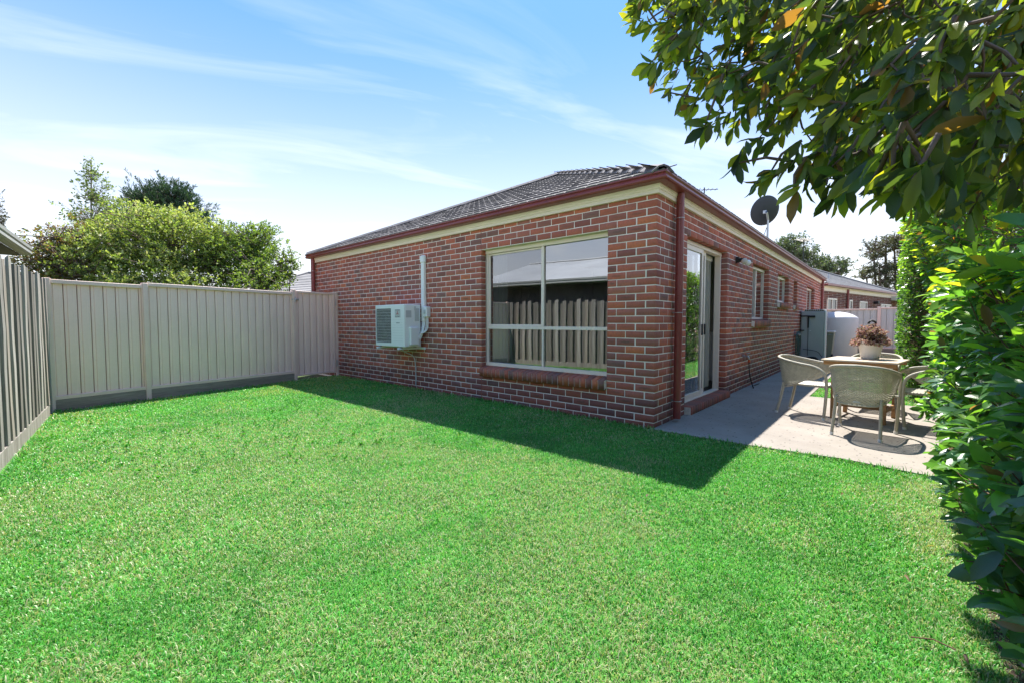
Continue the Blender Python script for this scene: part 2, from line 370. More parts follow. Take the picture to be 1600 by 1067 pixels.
# ------------------------------------------------------------------ ground, lawn, paving (structure)
def mat_ground():
    t = NT('bare_ground'); v = t.coord('Object'); n = t.noise(v, .6, 6, .6); n2 = t.noise(v, 30, 4, .7)
    c = t.mix(t.rng(n, .4, .6, 0, 1), (.07, .11, .035), (.16, .14, .075)); return t.fin(t.bsdf(c, .95, 0, .1, t.bump(n2, .6, .02)))
def mat_lawn():
    t = NT('lawn_thatch'); v = t.coord('Object'); n = t.noise(v, 1.1, 5, .6); n2 = t.noise(v, 55, 5, .75); n3 = t.noise(v, 9, 4, .6)
    c = t.mix(t.rng(n3, .35, .65, 0, 1), (.07, .24, .04), (.12, .30, .06)); c = t.mix(t.rng(n2, .5, .75, 0, .8), c, (.30, .31, .16)); c = t.mix(t.rng(n2, .25, .42, .7, 0), c, (.045, .07, .025))
    return t.fin(t.bsdf(c, .95, 0, .1, t.bump(n2, .8, .02)))
mb = MB(); mb.add([(-400, -400, -.06), (400, -400, -.06), (400, 600, -.06), (-400, 600, -.06)], [(0, 1, 2, 3)])
tag(mb.build('ground', mat_ground()), kind='structure')
mb = MB(); mb.add([(-7.6, .15, -.012), (-6.35, -4.7, -.012), (3.3, -6.0, -.012), (3.3, -.02, -.012), (0.05, -.02, -.012), (.05, .15, -.012)], [(0, 1, 2, 3, 4, 5)])
MAT['lawn'] = mat_lawn()
tag(mb.build('lawn', MAT['lawn']), kind='structure')
mb = MB(); mb.add([(1.02, 3.70, -.012), (2.75, 3.70, -.012), (2.75, 9.5, -.012), (1.02, 9.5, -.012)], [(0, 1, 2, 3)])
tag(mb.build('lawn_strip', MAT['lawn']), kind='structure')
mb = MB()
pts = [(-.03, -.045), (.5, -.04), (1.0, -.02), (1.7, .05), (2.15, -.02), (2.7, -.03), (2.7, 3.70), (1.02, 3.70), (1.02, 18.2), (-.03, 18.2)]
mb.prism(pts, -.1, 0.0); tag(mb.build('patio', MAT['concrete']), kind='structure')
mb = MB(); mb.add([(2.30, -6, -.004), (3.3, -6, -.004), (3.3, -.05, -.004), (2.30, -.05, -.004)], [(0, 1, 2, 3)]).add([(2.5, 3.72, -.004), (3.3, 3.72, -.004), (3.3, 18, -.004), (2.5, 18, -.004)], [(0, 1, 2, 3)])
tag(mb.build('garden_bed', MAT['soil']), kind='structure')

# ------------------------------------------------------------------ the brick house
COURSE, Z0, PX = .086, .055, .24
NR = 30
house = thing('brick_house', 'red brick house with maroon gutters and cream window frames', 'house', (-4.2, 4.2, 0))
OPEN_F = [(-2.76, -.60, .485, 2.291)]
OPEN_R = [(.96, 2.76, .055, 2.291), (4.44, 5.88, 1.173, 2.291), (6.84, 8.28, 1.603, 2.291), (9.0, 9.6, 1.603, 2.291), (11.4, 13.2, .829, 2.291)]
XL, YB = -8.46, 14.88
def wall_slab(name, fixed, a0, a1, opens, axis):
    """mortar backing with openings; the front of it lies 6 mm behind the brick faces"""
    mb = MB(); xs = sorted(set([a0, a1]+[o[0]-.006 for o in opens]+[o[1]+.006 for o in opens])); zs = sorted(set([-.1, 2.62]+[o[2]-.006 for o in opens]+[o[3]+.006 for o in opens]))
    th = .102
    for i in range(len(xs)-1):
        for j in range(len(zs)-1):
            cx, cz = (xs[i]+xs[i+1])/2, (zs[j]+zs[j+1])/2
            if any(o[0]-.006 < cx < o[1]+.006 and o[2]-.006 < cz < o[3]+.006 for o in opens): continue
            if axis == 'x': mb.box((xs[i], .0025, zs[j]), (xs[i+1], .0025+th, zs[j+1]))
            else: mb.box((-.0025-th, xs[i], zs[j]), (-.0025, xs[i+1], zs[j+1]))
    return mb.build(name, MAT['mortar'], house)
wallF = wall_slab('front_wall', 0, XL, -.0025, OPEN_F, 'x')
wallR = wall_slab('side_wall', 0, .10, YB, OPEN_R, 'y')
PAL = np.array([(.205, .050, .038), (.180, .046, .040), (.235, .058, .034), (.150, .044, .043), (.105, .040, .043), (.080, .042, .050), (.125, .044, .046), (.165, .050, .046), (.265, .070, .035), (.19, .06, .05)])
PAL = PAL*np.array((2.45, 2.45, 2.1))+np.array((.035, .030, .026))
PAL = PAL.mean(0)+.78*(PAL-PAL.mean(0)); PAL[:, 0] += .025; PAL[:, 1] += .006; PAL[:, 2] *= .90
PW = np.array([.22, .20, .07, .15, .10, .06, .10, .07, .015, .015]); PW /= PW.sum()
bricks = []   # lo, hi, colour, smudge, wall
def brick_colour(k):
    c = PAL[rng.choice(len(PAL), p=PW)]*rng.uniform(.88, 1.12)
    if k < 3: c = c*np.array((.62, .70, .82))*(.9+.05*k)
    return c
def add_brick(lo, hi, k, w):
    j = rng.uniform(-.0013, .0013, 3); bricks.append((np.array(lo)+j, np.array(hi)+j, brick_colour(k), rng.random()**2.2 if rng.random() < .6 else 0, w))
BD = .096
def row_spans(a0, a1, start, opens_row):
    """brick spans along a wall from a0 to a1 (joints at start + i*PX), cut by openings"""
    edges = []; x = start
    while x > a0-1e-6: x -= PX
    while x < a1-1e-6:
        edges.append((max(x, a0), min(x+PX, a1))); x += PX
    outp = []
    for lo, hi in edges:
        segs = [(lo, hi)]
        for o0, o1 in opens_row:
            ns = []
            for s0, s1 in segs:
                if s1 <= o0+1e-6 or s0 >= o1-1e-6: ns.append((s0, s1))
                else:
                    if s0 < o0-1e-6: ns.append((s0, o0))
                    if s1 > o1+1e-6: ns.append((o1, s1))
            segs = ns
        outp += [s for s in segs if s[1]-s[0] > .03]
    return outp
for k in range(-1, NR):                       # course k sits on mortar joint k
    zb, zt = Z0+k*COURSE+.005, Z0+(k+1)*COURSE-.005
    if k == NR-1: zt = 2.616
    zm = (zb+zt)/2; n = 29-k                  # row below joint line n of the photograph
    stretcher_front = (n % 2 == 1)
    of = [(o[0], o[1]) for o in OPEN_F if o[2] < zm < o[3]]; orr = [(o[0], o[1]) for o in OPEN_R if o[2] < zm < o[3]]
    g = .005
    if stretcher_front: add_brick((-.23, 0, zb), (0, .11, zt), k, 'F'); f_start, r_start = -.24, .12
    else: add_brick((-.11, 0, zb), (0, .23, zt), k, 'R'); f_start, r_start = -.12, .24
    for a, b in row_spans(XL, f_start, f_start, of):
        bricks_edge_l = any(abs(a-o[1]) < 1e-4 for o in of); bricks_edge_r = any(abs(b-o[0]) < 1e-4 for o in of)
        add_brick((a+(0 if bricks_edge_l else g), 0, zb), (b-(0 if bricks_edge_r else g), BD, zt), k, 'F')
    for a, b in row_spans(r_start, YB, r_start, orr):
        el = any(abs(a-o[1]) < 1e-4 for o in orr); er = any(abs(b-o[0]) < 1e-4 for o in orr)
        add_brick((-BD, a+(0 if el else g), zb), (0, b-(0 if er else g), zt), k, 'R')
ctr = np.array([(b[0]+b[1])/2 for b in bricks]); dep = project(ctr)[2]
uu, vv, _ = project(ctr)
areas = np.array([(b[1]-b[0])[2]*max((b[1]-b[0])[0] if b[4] == 'F' else (b[1]-b[0])[1], .11) for b in bricks])
facing = np.array([abs((CAM-c)[1 if b[4] == 'F' else 0])/np.linalg.norm(CAM-c) for b, c in zip(bricks, ctr)])
score = areas*facing/dep**2; score[(ctr[:, 2] < .02)] *= .3
single = set(np.argsort(-score)[:300].tolist())
def brick_arrays(sel, origin):
    V = []; C = []; L = []
    for i in sel:
        lo, hi, c, sm, w = bricks[i]
        v = CB_V*(hi-lo)/2+(lo+hi)/2-np.sign(CB_V)*CB_I*.002
        V.append(v-origin); C.append(np.tile(c, (24, 1)))
        l = np.zeros((24, 3)); l[:, 0] = CB_V[:, 0 if w == 'F' else 1]; l[:, 1] = CB_V[:, 2]; l[:, 2] = sm; L.append(l)
    return np.concatenate(V), np.concatenate(C), np.concatenate(L)
CB3 = np.array([f for f in CB_F if len(f) == 3]); CB4 = np.array([f for f in CB_F if len(f) == 4])
HO = ORIG[house.name]
for w, wall in (('F', wallF), ('R', wallR)):
    rest = [i for i in range(len(bricks)) if bricks[i][4] == w and i not in single]
    V, C, L = brick_arrays(rest, HO); off = (np.arange(len(rest))*24)[:, None, None]
    me = mesh_np('brickwork', V, [(CB4[None]+off).reshape(-1, 4), (CB3[None]+off).reshape(-1, 3)], C, extra={'Loc': L})
    tag(link('brickwork', me, MAT['brick'], wall), kind='stuff')
cache = {}
for i in sorted(single):
    lo, hi, c, sm, w = bricks[i]; size = tuple(np.round(hi-lo, 3)); pal = int(rng.integers(0, 3))
    key = (size, w, tuple(np.round(c*18).astype(int)), int(sm*4))
    if key not in cache:
        v = CB_V*(hi-lo)/2-np.sign(CB_V)*CB_I*.002; l = np.zeros((24, 3)); l[:, 0] = CB_V[:, 0 if w == 'F' else 1]; l[:, 1] = CB_V[:, 2]; l[:, 2] = sm
        cache[key] = mesh_np('brick', v, [CB4, CB3], np.tile(c, (24, 1)), extra={'Loc': l})
    o = link('brick', cache[key], MAT['brick'], wallF if w == 'F' else wallR); o.location = (lo+hi)/2-HO
    o.rotation_euler = (0, 0, 0)
# sealed movement joint above and below the window
mb = MB(); mb.box((-2.768, -.0015, 2.296), (-2.757, .02, 2.60)).box((-2.768, -.0015, -.02), (-2.757, .02, .36)); mb.build('movement_joint', MAT['joint'], wallF)
# back and left walls (plain, not seen from the garden side)
mb = MB(); mb.box((XL+.001, .12, -.1), (XL+.11, YB-.12, 2.60)).box((XL+.001, YB-.11, -.1), (-.12, YB-.002, 2.60)); mb.build('rear_wall', MAT['farbrick'], house)

# eaves: cream beam, fascia and maroon gutter follow front and side
def path_at():   # mitred path: left end, corner, far end
    return [(XL-.02, 0, 0, -1), (0, 0, 1, -1), (0, YB+.02, 1, 0)]
mb = MB(); mb.sweep([(.0, 2.600), (.036, 2.600), (.036, 2.640), (.044, 2.646), (.044, 2.666), (.052, 2.672), (.052, 2.70), (.0, 2.70)], path_at(), True); mb.build('eave_beam', MAT['cream'], house)
gp = [(.053, 2.697), (.140, 2.700), (.158, 2.706), (.166, 2.720), (.163, 2.738), (.152, 2.750), (.150, 2.758), (.160, 2.766), (.168, 2.770), (.168, 2.784), (.160, 2.784), (.160, 2.775), (.143, 2.76), (.15, 2.72), (.07, 2.706), (.06, 2.78), (.053, 2.78)]
path_g = [(XL-.13, 0, 0, -1), (0, 0, 1, -1), (0, YB+.13, 1, 0)]
gut = mb = MB(); mb.sweep(gp, path_g, True); gutter = mb.build('gutter', MAT['maroon'], house)
mb = MB()
for x in np.arange(XL+.3, -.1, .9): mb.box((x, -.171, 2.728), (x+.02, -.163, 2.732))
mb.build('gutter_slots', MAT['dark'], gutter)
def downpipe(x, y, z0, z1, brackets, wall_n):
    mb = MB(); mb.tube([(x, y, z0), (x, y, z1)], .045, 16); o = mb.build('downpipe', MAT['maroon'], house, True)
    m2 = MB()
    for z in brackets:
        m2.tube([(x+.0485*math.cos(a), y+.0485*math.sin(a), z+.0) for a in np.linspace(0, 2*math.pi, 17)[:-1]], .0045, 6, closed=True)
        m2.box((x-wall_n[0]*.09-.006, y-wall_n[1]*.09-.006, z-.008), (x-wall_n[0]*.03+.006, y-wall_n[1]*.03+.006, z+.008))
    m2.build('pipe_bracket', MAT['cream' if False else 'steel'], o); return o
downpipe(.072, .50, .04, 2.71, (.25, 1.30, 2.41), (1, 0))
downpipe(XL+.06, -.07, .04, 2.71, (.4, 1.5, 2.4), (0, -1))
downpipe(.07, YB-.12, .04, 2.71, (.4, 1.5, 2.4), (1, 0))

# roof: hip over the front, long planes on both sides, tile courses as real overlapping tiles
PITCHR = math.tan(R(25)); RX0, RX1, RY0, RY1 = XL-.15, .15, -.15, YB+.15; ZE = 2.765
mid = (RX0+RX1)/2; half = (RX1-RX0)/2; apexY = RY0+half; apexZ = ZE+half*PITCHR
mb = MB(); mb.add([(RX0, RY0, ZE-.01), (RX1, RY0, ZE-.01), (mid, apexY, apexZ-.02), (RX1, RY1, ZE-.01), (mid, RY1-half, apexZ-.02), (RX0, RY1, ZE-.01)], [(0, 1, 2), (1, 3, 4, 2), (5, 0, 2, 4), (3, 5, 4)])
roof = mb.build('roof', MAT['tile'], house)
def tiles(mbx, P0, along, up, length, clip, rows=15, nz=None):
    """tile courses on a sloping plane: each tile a tilted curved slab, clipped at the hips"""
    nrm = np.cross(along, up); nrm /= np.linalg.norm(nrm); slope = np.linalg.norm(up); upn = up/slope; EX, TWD = .32, .30
    prof = [(0, .0), (.06, .009), (.25, .010), (.44, .009), (.50, .003), (.56, .009), (.75, .010), (.94, .009), (1.0, .0)]
    for r in range(rows):
        s0 = r*EX; s1 = s0+EX+.03
        n = int(length/TWD)+2
        for i in range(-1, n):
            a0 = (i+(.5 if r % 2 else 0))*TWD; V = []
            lo, hi = clip(s0); 
            if a0+TWD < lo or a0 > hi: continue
            jit = rng.uniform(-.002, .003)
            for (s, lift) in ((s0, .030), (s1, .006)):
                for t_, h in prof:
                    a = min(max(a0+t_*TWD*.985, lo), hi); V.append(P0+along*a+upn*s+nrm*(h+lift+jit))
            for t_, h in prof:
                a = min(max(a0+t_*TWD*.985, lo), hi); V.append(P0+along*a+upn*s0+nrm*(h+.010))
            m = len(prof); Fc = [(k, k+1, m+k+1, m+k) for k in range(m-1)]+[(2*m+k, 2*m+k+1, k+1, k) for k in range(m-1)]
            mbx.add(V, Fc)
slope_len = half/math.cos(R(25)); c25 = math.cos(R(25))
mb = MB(); tiles(mb, np.array((RX0, RY0, ZE)), np.array((1.0, 0, 0)), np.array((0, c25, math.sin(R(25)))), RX1-RX0, lambda s: (s*c25, RX1-RX0-s*c25), int(slope_len/.32)+1)
tiles(mb, np.array((RX1, RY0, ZE)), np.array((0, 1.0, 0)), np.array((-c25, 0, math.sin(R(25)))), RY1-RY0, lambda s: (s*c25, RY1-RY0), int(slope_len/.32)+1)
tag(mb.build('roof_tile', MAT['tile'], roof), kind='stuff')
def caps(A, B, n):
    A = np.array(A); B = np.array(B); d = (B-A)/n; L = np.linalg.norm(d); dn = d/L; side = np.cross(dn, (0, 0, 1)); side /= np.linalg.norm(side); up = np.cross(side, dn)
    me = None
    for i in range(n):
        if me is None:
            prof = [(-.120, -.055), (-.112, -.042), (-.05, .010), (0, .026), (.05, .010), (.112, -.042), (.120, -.055)]; V = []
            for t_, g in ((-.02, 1.08), (.0, 1.08), (1.06, .94)):
                for a, h in prof: V.append(dn*(t_*L)+side*a*g+up*(h*g+.045))
            for a, h in prof: V.append(dn*(-.02*L)+side*a*.9+up*(h*.9+.030))
            m = len(prof); Fc = [(j*m+k, j*m+k+1, (j+1)*m+k+1, (j+1)*m+k) for j in range(2) for k in range(m-1)]+[(3*m+k, 3*m+k+1, k+1, k) for k in range(m-1)]
            q = MB(); q.add(V, Fc); me = q.mesh('ridge_tile')
        o = link('ridge_tile', me, MAT['tile'], roof); o.location = A+d*i-HO
caps((RX1-.05, RY0+.05, ZE+.03), (mid, apexY, apexZ+.03), 15); caps((RX0+.05, RY0+.05, ZE+.03), (mid, apexY, apexZ+.03), 15); caps((mid, apexY, apexZ+.02), (mid, RY1-half, apexZ+.02), 18)

# front window
def bar(mb, a, b, lo, hi, axis, base):   # helper for frames: rectangle a..b horizontally, lo..hi vertically, depth range base
    if axis == 'x': mb.box((a, base[0], lo), (b, base[1], hi), .002)
    else: mb.box((base[0], a, lo), (base[1], b, hi), .002)
def pane_obj(name, a, b, lo, hi, axis, pos, parent, mat):
    mb = MB()
    if axis == 'x': mb.add([(a, pos, lo), (b, pos, lo), (b, pos, hi), (a, pos, hi)], [(0, 1, 2, 3)])
    else: mb.add([(pos, a, lo), (pos, b, lo), (pos, b, hi), (pos, a, hi)], [(0, 1, 2, 3)])
    return mb.build(name, mat, parent)
mb = MB(); x0, x1, z0, z1 = -2.755, -.605, .525, 2.286; WO = .042; B = (.062+WO, .112+WO)
bar(mb, x0, x1, z1-.055, z1, 'x', (.045+WO, .112+WO)); bar(mb, x0, x1, z0, z0+.05, 'x', (.05+WO, .112+WO)); bar(mb, x0, x0+.045, z0+.05, z1-.055, 'x', B); bar(mb, x1-.045, x1, z0+.05, z1-.055, 'x', B)
wf = mb.build('window', MAT['frame'], house)
mb = MB(); bar(mb, x0+.045, x1-.045, 1.085, 1.128, 'x', (.058+WO, .105+WO)); mb.build('transom', MAT['frame'], wf)
mb = MB(); xm = -1.655; bar(mb, xm-.024, xm+.024, 1.128, z1-.055, 'x', (.055+WO, .105+WO)); bar(mb, xm-.016, xm+.016, z0+.05, 1.085, 'x', (.06+WO, .105+WO)); mb.build('mullion', MAT['frame'], wf)
mb = MB()   # sliding sash stiles of the upper left light
bar(mb, x0+.048, x0+.075, 1.13, z1-.06, 'x', (.075+WO, .10+WO)); bar(mb, x0+.075, xm-.026, 1.13, 1.155, 'x', (.075+WO, .10+WO)); bar(mb, x0+.075, xm-.026, z1-.085, z1-.06, 'x', (.075+WO, .10+WO)); mb.build('sash', MAT['frame'], wf)
pane_obj('pane', x0+.075, xm-.026, 1.15, z1-.08, 'x', .088+WO, wf, MAT['screened']); pane_obj('pane', xm+.02, x1-.043, 1.126, z1-.053, 'x', .078+WO, wf, MAT['glass'])
pane_obj('pane', x0+.043, xm-.014, z0+.048, 1.087, 'x', .084+WO, wf, MAT['glass']); pane_obj('pane', xm+.014, x1-.043, z0+.048, 1.087, 'x', .082+WO, wf, MAT['glass'])
mb = MB(); mb.box((x0, .003, 2.2865), (x1, .086, 2.2955)); mb.build('lintel_flashing', MAT['cream'], wf)
# brick-on-edge sills
def sill(a0, a1, zf_bot, zf_top, z_back, axis, parent):
    n = int(round((a1-a0)/.086)); w = (a1-a0)/n
    for i in range(n):
        a = a0+i*w; pts = [(-.055, zf_bot), (-.060, zf_top), (.115, z_back), (.115, z_back-.1)]; V = []
        for s in (a+.005, a+w-.005):
            for d, z in pts: V.append((s, d, z) if axis == 'x' else (-d, s, z))
        F = [(0, 1, 2, 3), (7, 6, 5, 4), (0, 4, 5, 1), (1, 5, 6, 2), (2, 6, 7, 3), (3, 7, 4, 0)]
        if axis == 'x': F = [f[::-1] for f in F]
        c = PAL[rng.choice(len(PAL), p=PW)]*rng.uniform(.9, 1.25) + np.array((.03, .02, .008))*(rng.random() < .5)
        me = mesh_np('sill_brick', np.array(V)-HO, [np.array(F)], np.tile(c, (8, 1)), extra={'Loc': np.tile((0, 0, rng.random()*.7), (8, 1))}); link('sill_brick', me, MAT['brick'], parent)
    mb = MB(); V = []
    for s in (a0+.002, a1-.002):
        for d, z in [(-.048, zf_bot+.004), (-.053, zf_top-.005), (.11, z_back-.006), (.11, z_back-.09)]: V.append((s, d, z) if axis == 'x' else (-d, s, z))
    mb.add(V, [(0, 1, 2, 3), (7, 6, 5, 4), (0, 4, 5, 1), (1, 5, 6, 2), (2, 6, 7, 3), (3, 7, 4, 0)]); mb.build('sill_mortar', MAT['mortar'], parent)
sill(-2.755, -.60, .372, .490, .530, 'x', wf)

# side windows
def side_window(y0, y1, zb, zt, sl=True, blind=False):
    mb = MB(); B = (-.15, -.10)
    bar(mb, y0+.004, y1-.004, zt-.055, zt-.004, 'y', (-.15, -.085)); bar(mb, y0+.004, y1-.004, zb+.075, zb+.115, 'y', B); bar(mb, y0+.004, y0+.044, zb+.115, zt-.055, 'y', B); bar(mb, y1-.044, y1-.004, zb+.115, zt-.055, 'y', B)
    w = mb.build('window', MAT['frame'], house)
    m = (y0+y1)/2
    if y1-y0 > 1:
        mb = MB(); bar(mb, m-.02, m+.02, zb+.115, zt-.055, 'y', (-.145, -.096)); mb.build('mullion', MAT['frame'], w)
        pane_obj('pane', y0+.042, m-.018, zb+.113, zt-.053, 'y', -.125, w, MAT['glass']); pane_obj('pane', m+.018, y1-.042, zb+.113, zt-.053, 'y', -.122, w, MAT['glass'])
    else: pane_obj('pane', y0+.042, y1-.042, zb+.113, zt-.053, 'y', -.125, w, MAT['glass'])
    sill(y0+.003, y1-.003, zb-.086+.003, zb+.035, zb+.075, 'y', w)
    mb = MB()
    for i in range(int((zt-zb-.2)/.05)): z = zb+.13+i*.05; mb.box((-.205, y0+.05, z), (-.170, y1-.05, z+.004), M=None)
    mb.build('venetian_blind', MAT['blind'], w)
    return w
for y0, y1, zb, zt in OPEN_R[1:]: side_window(y0, y1, zb, zt)

# sliding door with step
y0, y1, z0, z1 = .965, 2.755, .075, 2.286
mb = MB(); bar(mb, y0, y1, z1-.05, z1, 'y', (-.178, -.085)); bar(mb, y0, y0+.045, z0, z1-.05, 'y', (-.178, -.092)); bar(mb, y1-.045, y1, z0, z1-.05, 'y', (-.178, -.092)); bar(mb, y0+.045, y1-.045, z0, z0+.045, 'y', (-.178, -.080))
dr = mb.build('sliding_door', MAT['frame'], house)
def door_panel(a, b, x, name):
    mb = MB(); B = (x-.016, x+.016)
    bar(mb, a, a+.055, z0+.047, z1-.052, 'y', B); bar(mb, b-.055, b, z0+.047, z1-.052, 'y', B); bar(mb, a+.055, b-.055, z0+.047, z0+.125, 'y', B); bar(mb, a+.055, b-.055, z1-.115, z1-.052, 'y', B)
    p = mb.build(name, MAT['frame'], dr); pane_obj('pane', a+.053, b-.053, z0+.123, z1-.113, 'y', x, p, MAT['doorglass'])
    mb = MB(); mb.box((x+.016, b-.04, 1.00), (x+.036, b-.015, 1.16), .004); mb.build('handle', MAT['dark'], p)
door_panel(y0+.047, 1.90, -.112, 'door_panel'); door_panel(1.20, 2.14, -.152, 'door_panel')
mb = MB()
for i in range(9):   # blinds drawn to the far jamb
    yy = 2.33+i*.043; M_ = Matrix.Translation((-.26, yy, 1.18))@Matrix.Rotation(R(62+rng.uniform(-8, 8)), 4, 'Z'); mb.box((-.002, -.045, -1.02), (.002, .045, 1.06), M=M_)
mb.build('vertical_blind', MAT['blind'], dr)
mb = MB(); mb.box((-.30, y0, 2.16), (-.22, y1, 2.24), .004); mb.build('blind_rail', MAT['white'], dr)
n = int((1.80)/.083); st = thing
for i in range(n):   # door step of bricks laid on edge
    a = .962+i*1.796/n; w = 1.796/n
    c = PAL[rng.choice([3, 4, 5, 6, 1], p=[.3, .25, .15, .2, .1])]*rng.uniform(.85, 1.1)
    v = CB_V*np.array((.125, w/2-.0035, .052))+np.array((-.04, a+w/2, .054))-np.sign(CB_V)*CB_I*.004
    me = mesh_np('step_brick', v-HO, [CB4, CB3], np.tile(c, (24, 1)), extra={'Loc': np.tile((0, 0, .3), (24, 1))}); link('step_brick', me, MAT['brick'], dr)
mb = MB(); mb.box((-.16, .964, -.02), (.078, 2.756, .098)); mb.build('step_mortar', MAT['mortar'], dr)

# rooms behind the glass
mb = MB(); t = .02
mb.box((XL+.12, .13, .06), (-.13, 6.2, .075)).box((XL+.12, .13, 2.5), (-.13, 6.2, 2.52)).box((-3.6, .125, .075), (-3.55, 6.2, 2.5)).box((-3.55, 4.6, .075), (-.13, 4.65, 2.5))
rm = mb.build('living_room', MAT['plaster'], house)
mb = MB(); mb.box((-3.54, .135, .076), (-.135, 4.59, .084)); mb.build('carpet', MAT['carpet'], rm)
mb = MB(); mb.box((-3.54, .125, .075), (-2.762, .140, 2.5)).box((-.598, .125, .075), (-.14, .14, 2.5)).box((-2.762, .125, 2.30), (-.598, .14, 2.5)).box((-2.762, .125, .085), (-.598, .14, .478))
mb.box((-.14, .14, .075), (-.125, .955, 2.5)).box((-.14, 2.765, .075), (-.125, 4.43, 2.5)).box((-.14, .955, 2.3), (-.125, 2.765, 2.5)); mb.build('inner_lining', MAT['plaster'], rm)
mb = MB(); V = []; F = []
for i in range(41):
    x = -2.72+i*.0075; y = .20+.022*math.sin(i*1.15); V += [(x, y, .10), (x, y, 2.35)]
mb.add(V, [(2*i, 2*i+2, 2*i+3, 2*i+1) for i in range(40)]); mb.build('curtain', MAT['curtain'], rm, True)
mb = MB(); mb.box((-2.6, 4.0, .08), (-.5, 4.58, .95)).box((-2.6, 3.98, .95), (-.48, 4.59, .99)).box((-2.6, 4.2, 1.5), (-1.2, 4.58, 2.2)); mb.build('kitchen_cupboards', MAT['white'], rm)

# ------------------------------------------------------------------ things on and beside the house
# outdoor air conditioner
AX0, AX1, AY0, AY1, AZ0, AZ1 = -5.085, -4.18, -.42, -.085, .765, 1.49
ac = thing('air_conditioner', 'white outdoor air conditioner on a bracket on the brick wall', 'air conditioner', (-4.63, -.25, AZ0))
mb = MB(); gx0, gx1, gz0, gz1 = AX0+.025, AX0+.495, AZ0+.065, AZ1-.065
mb.box((AX0, AY0+.02, AZ0), (AX1, AY1, AZ1), .012)
mb.box((AX0+.003, AY0, AZ0+.004), (gx0, AY0+.03, AZ1-.004), .004).box((gx1, AY0, AZ0+.004), (AX1-.004, AY0+.03, AZ1-.004), .006).box((gx0, AY0+.0005, AZ0+.004), (gx1, AY0+.03, gz0), .004).box((gx0, AY0+.0005, gz1), (gx1, AY0+.03, AZ1-.004), .004)
body = mb.build('casing', MAT['white'], ac)
mb = MB(); mb.box((gx0-.002, AY0+.0185, gz0-.002), (gx1+.002, AY0+.0199, gz1+.002)); mb.build('fan_recess', MAT['dark'], ac)
mb = MB()
for i in range(20): x = gx0+(i+.5)*(gx1-gx0)/20; mb.tube([(x, AY0-.006, gz0), (x, AY0-.006, gz1)], .0022, 5)
for i in range(12): z = gz0+(i+.5)*(gz1-gz0)/12; mb.tube([(gx0, AY0-.002, z), (gx1, AY0-.002, z)], .003, 5)
mb.build('fan_grille', MAT['grille'], ac)
fcx, fcz = (gx0+gx1)/2, (gz0+gz1)/2
mb = MB(); a = np.linspace(0, 2*math.pi, 33)[:-1]; mb.tube([(fcx+.215*math.cos(t), AY0+.010, fcz+.235*math.sin(t)) for t in a], .010, 6, closed=True); mb.build('fan_ring', MAT['grey'], ac, True)
mb = MB()
for k in range(3):
    a0 = k*2*math.pi/3+.4; V = []
    for rr, w0, w1 in ((.04, -.25, .25), (.12, -.1, .75), (.20, .1, .95)):
        V += [(fcx+rr*math.cos(a0+w0), AY0+.012, fcz+rr*math.sin(a0+w0)), (fcx+rr*math.cos(a0+w1), AY0+.004, fcz+rr*math.sin(a0+w1))]
    mb.add(V, [(0, 1, 3, 2), (2, 3, 5, 4)])
mb.lathe([(.0, .0), (.05, .0), (.05, .012), (.0, .014)], (0, 0, 0), 16)
mb.v[-1] = np.stack([fcx+mb.v[-1][:, 0], AY0+.014-mb.v[-1][:, 2], fcz+mb.v[-1][:, 1]], 1); mb.build('fan', MAT['grey'], ac)
mb = MB(); bx0, bx1 = AX0+.625, AX0+.790; mb.box((bx0, AY0-.004, 1.265), (bx1, AY0+.001, 1.405), .002); badge = mb.build('badge', MAT['badge'], ac)
mb = MB(); cx, cz, s = (bx0+bx1)/2, 1.336, .026
def rhomb(cx, cz, ang, L):
    ca = np.array((math.cos(ang), math.sin(ang))); n = np.array((-ca[1], ca[0])); P = [(0, 0), ca*L*.5+n*L*.29, ca*L, ca*L*.5-n*L*.29]
    f = [(cx+p[0], AY0-.0055, cz+p[1]) for p in P]; b_ = [(cx+p[0], AY0-.0035, cz+p[1]) for p in P]; return f+b_
for ang in (90, 210, 330): mb.add(rhomb(cx, cz, R(ang), .040), [(3, 2, 1, 0), (4, 5, 6, 7), (0, 1, 5, 4), (1, 2, 6, 5), (2, 3, 7, 6), (3, 0, 4, 7)])
mb.build('emblem', MAT['red'], badge)
def text_part(txt, size, loc, mat, parent, rot=(R(90), 0, 0), align='CENTER', name='lettering'):
    cu = bpy.data.curves.new('tmp_text', 'FONT'); cu.body = txt; cu.size = size; cu.align_x = align; cu.align_y = 'CENTER'; cu.extrude = .0006
    ob = bpy.data.objects.new('tmp_text', cu); COL.objects.link(ob); dg = bpy.context.evaluated_depsgraph_get(); me = bpy.data.meshes.new_from_object(ob.evaluated_get(dg)); bpy.data.objects.remove(ob); bpy.data.curves.remove(cu)
    me.name = name; me.materials.clear(); o = link(name, me, mat, parent); o.rotation_euler = rot; o.location = np.array(loc)-ORIG.get(parent.name, np.zeros(3)); return o
text_part('MITSUBISHI', .0245, (cx, AY0-.0048, 1.392), MAT['grey'], badge); text_part('ELECTRIC', .029, (cx, AY0-.0048, 1.279), MAT['grey'], badge)
text_part('inverter', .032, (cx+.005, AY0-.0012, 1.175), MAT['grey'], ac)
mb = MB()
for i in range(9): mb.box((gx1+.05, AY0-.0012, AZ0+.10+i*.045), (AX1-.05, AY0+.001, AZ0+.102+i*.045))
mb.build('casing_crease', MAT['badge'], ac)
mb = MB(); mb.box((AX1-.002, AY0+.085, AZ0+.03), (AX1+.050, AY0+.265, AZ0+.34), .014); mb.build('valve_cover', MAT['white2'], ac)
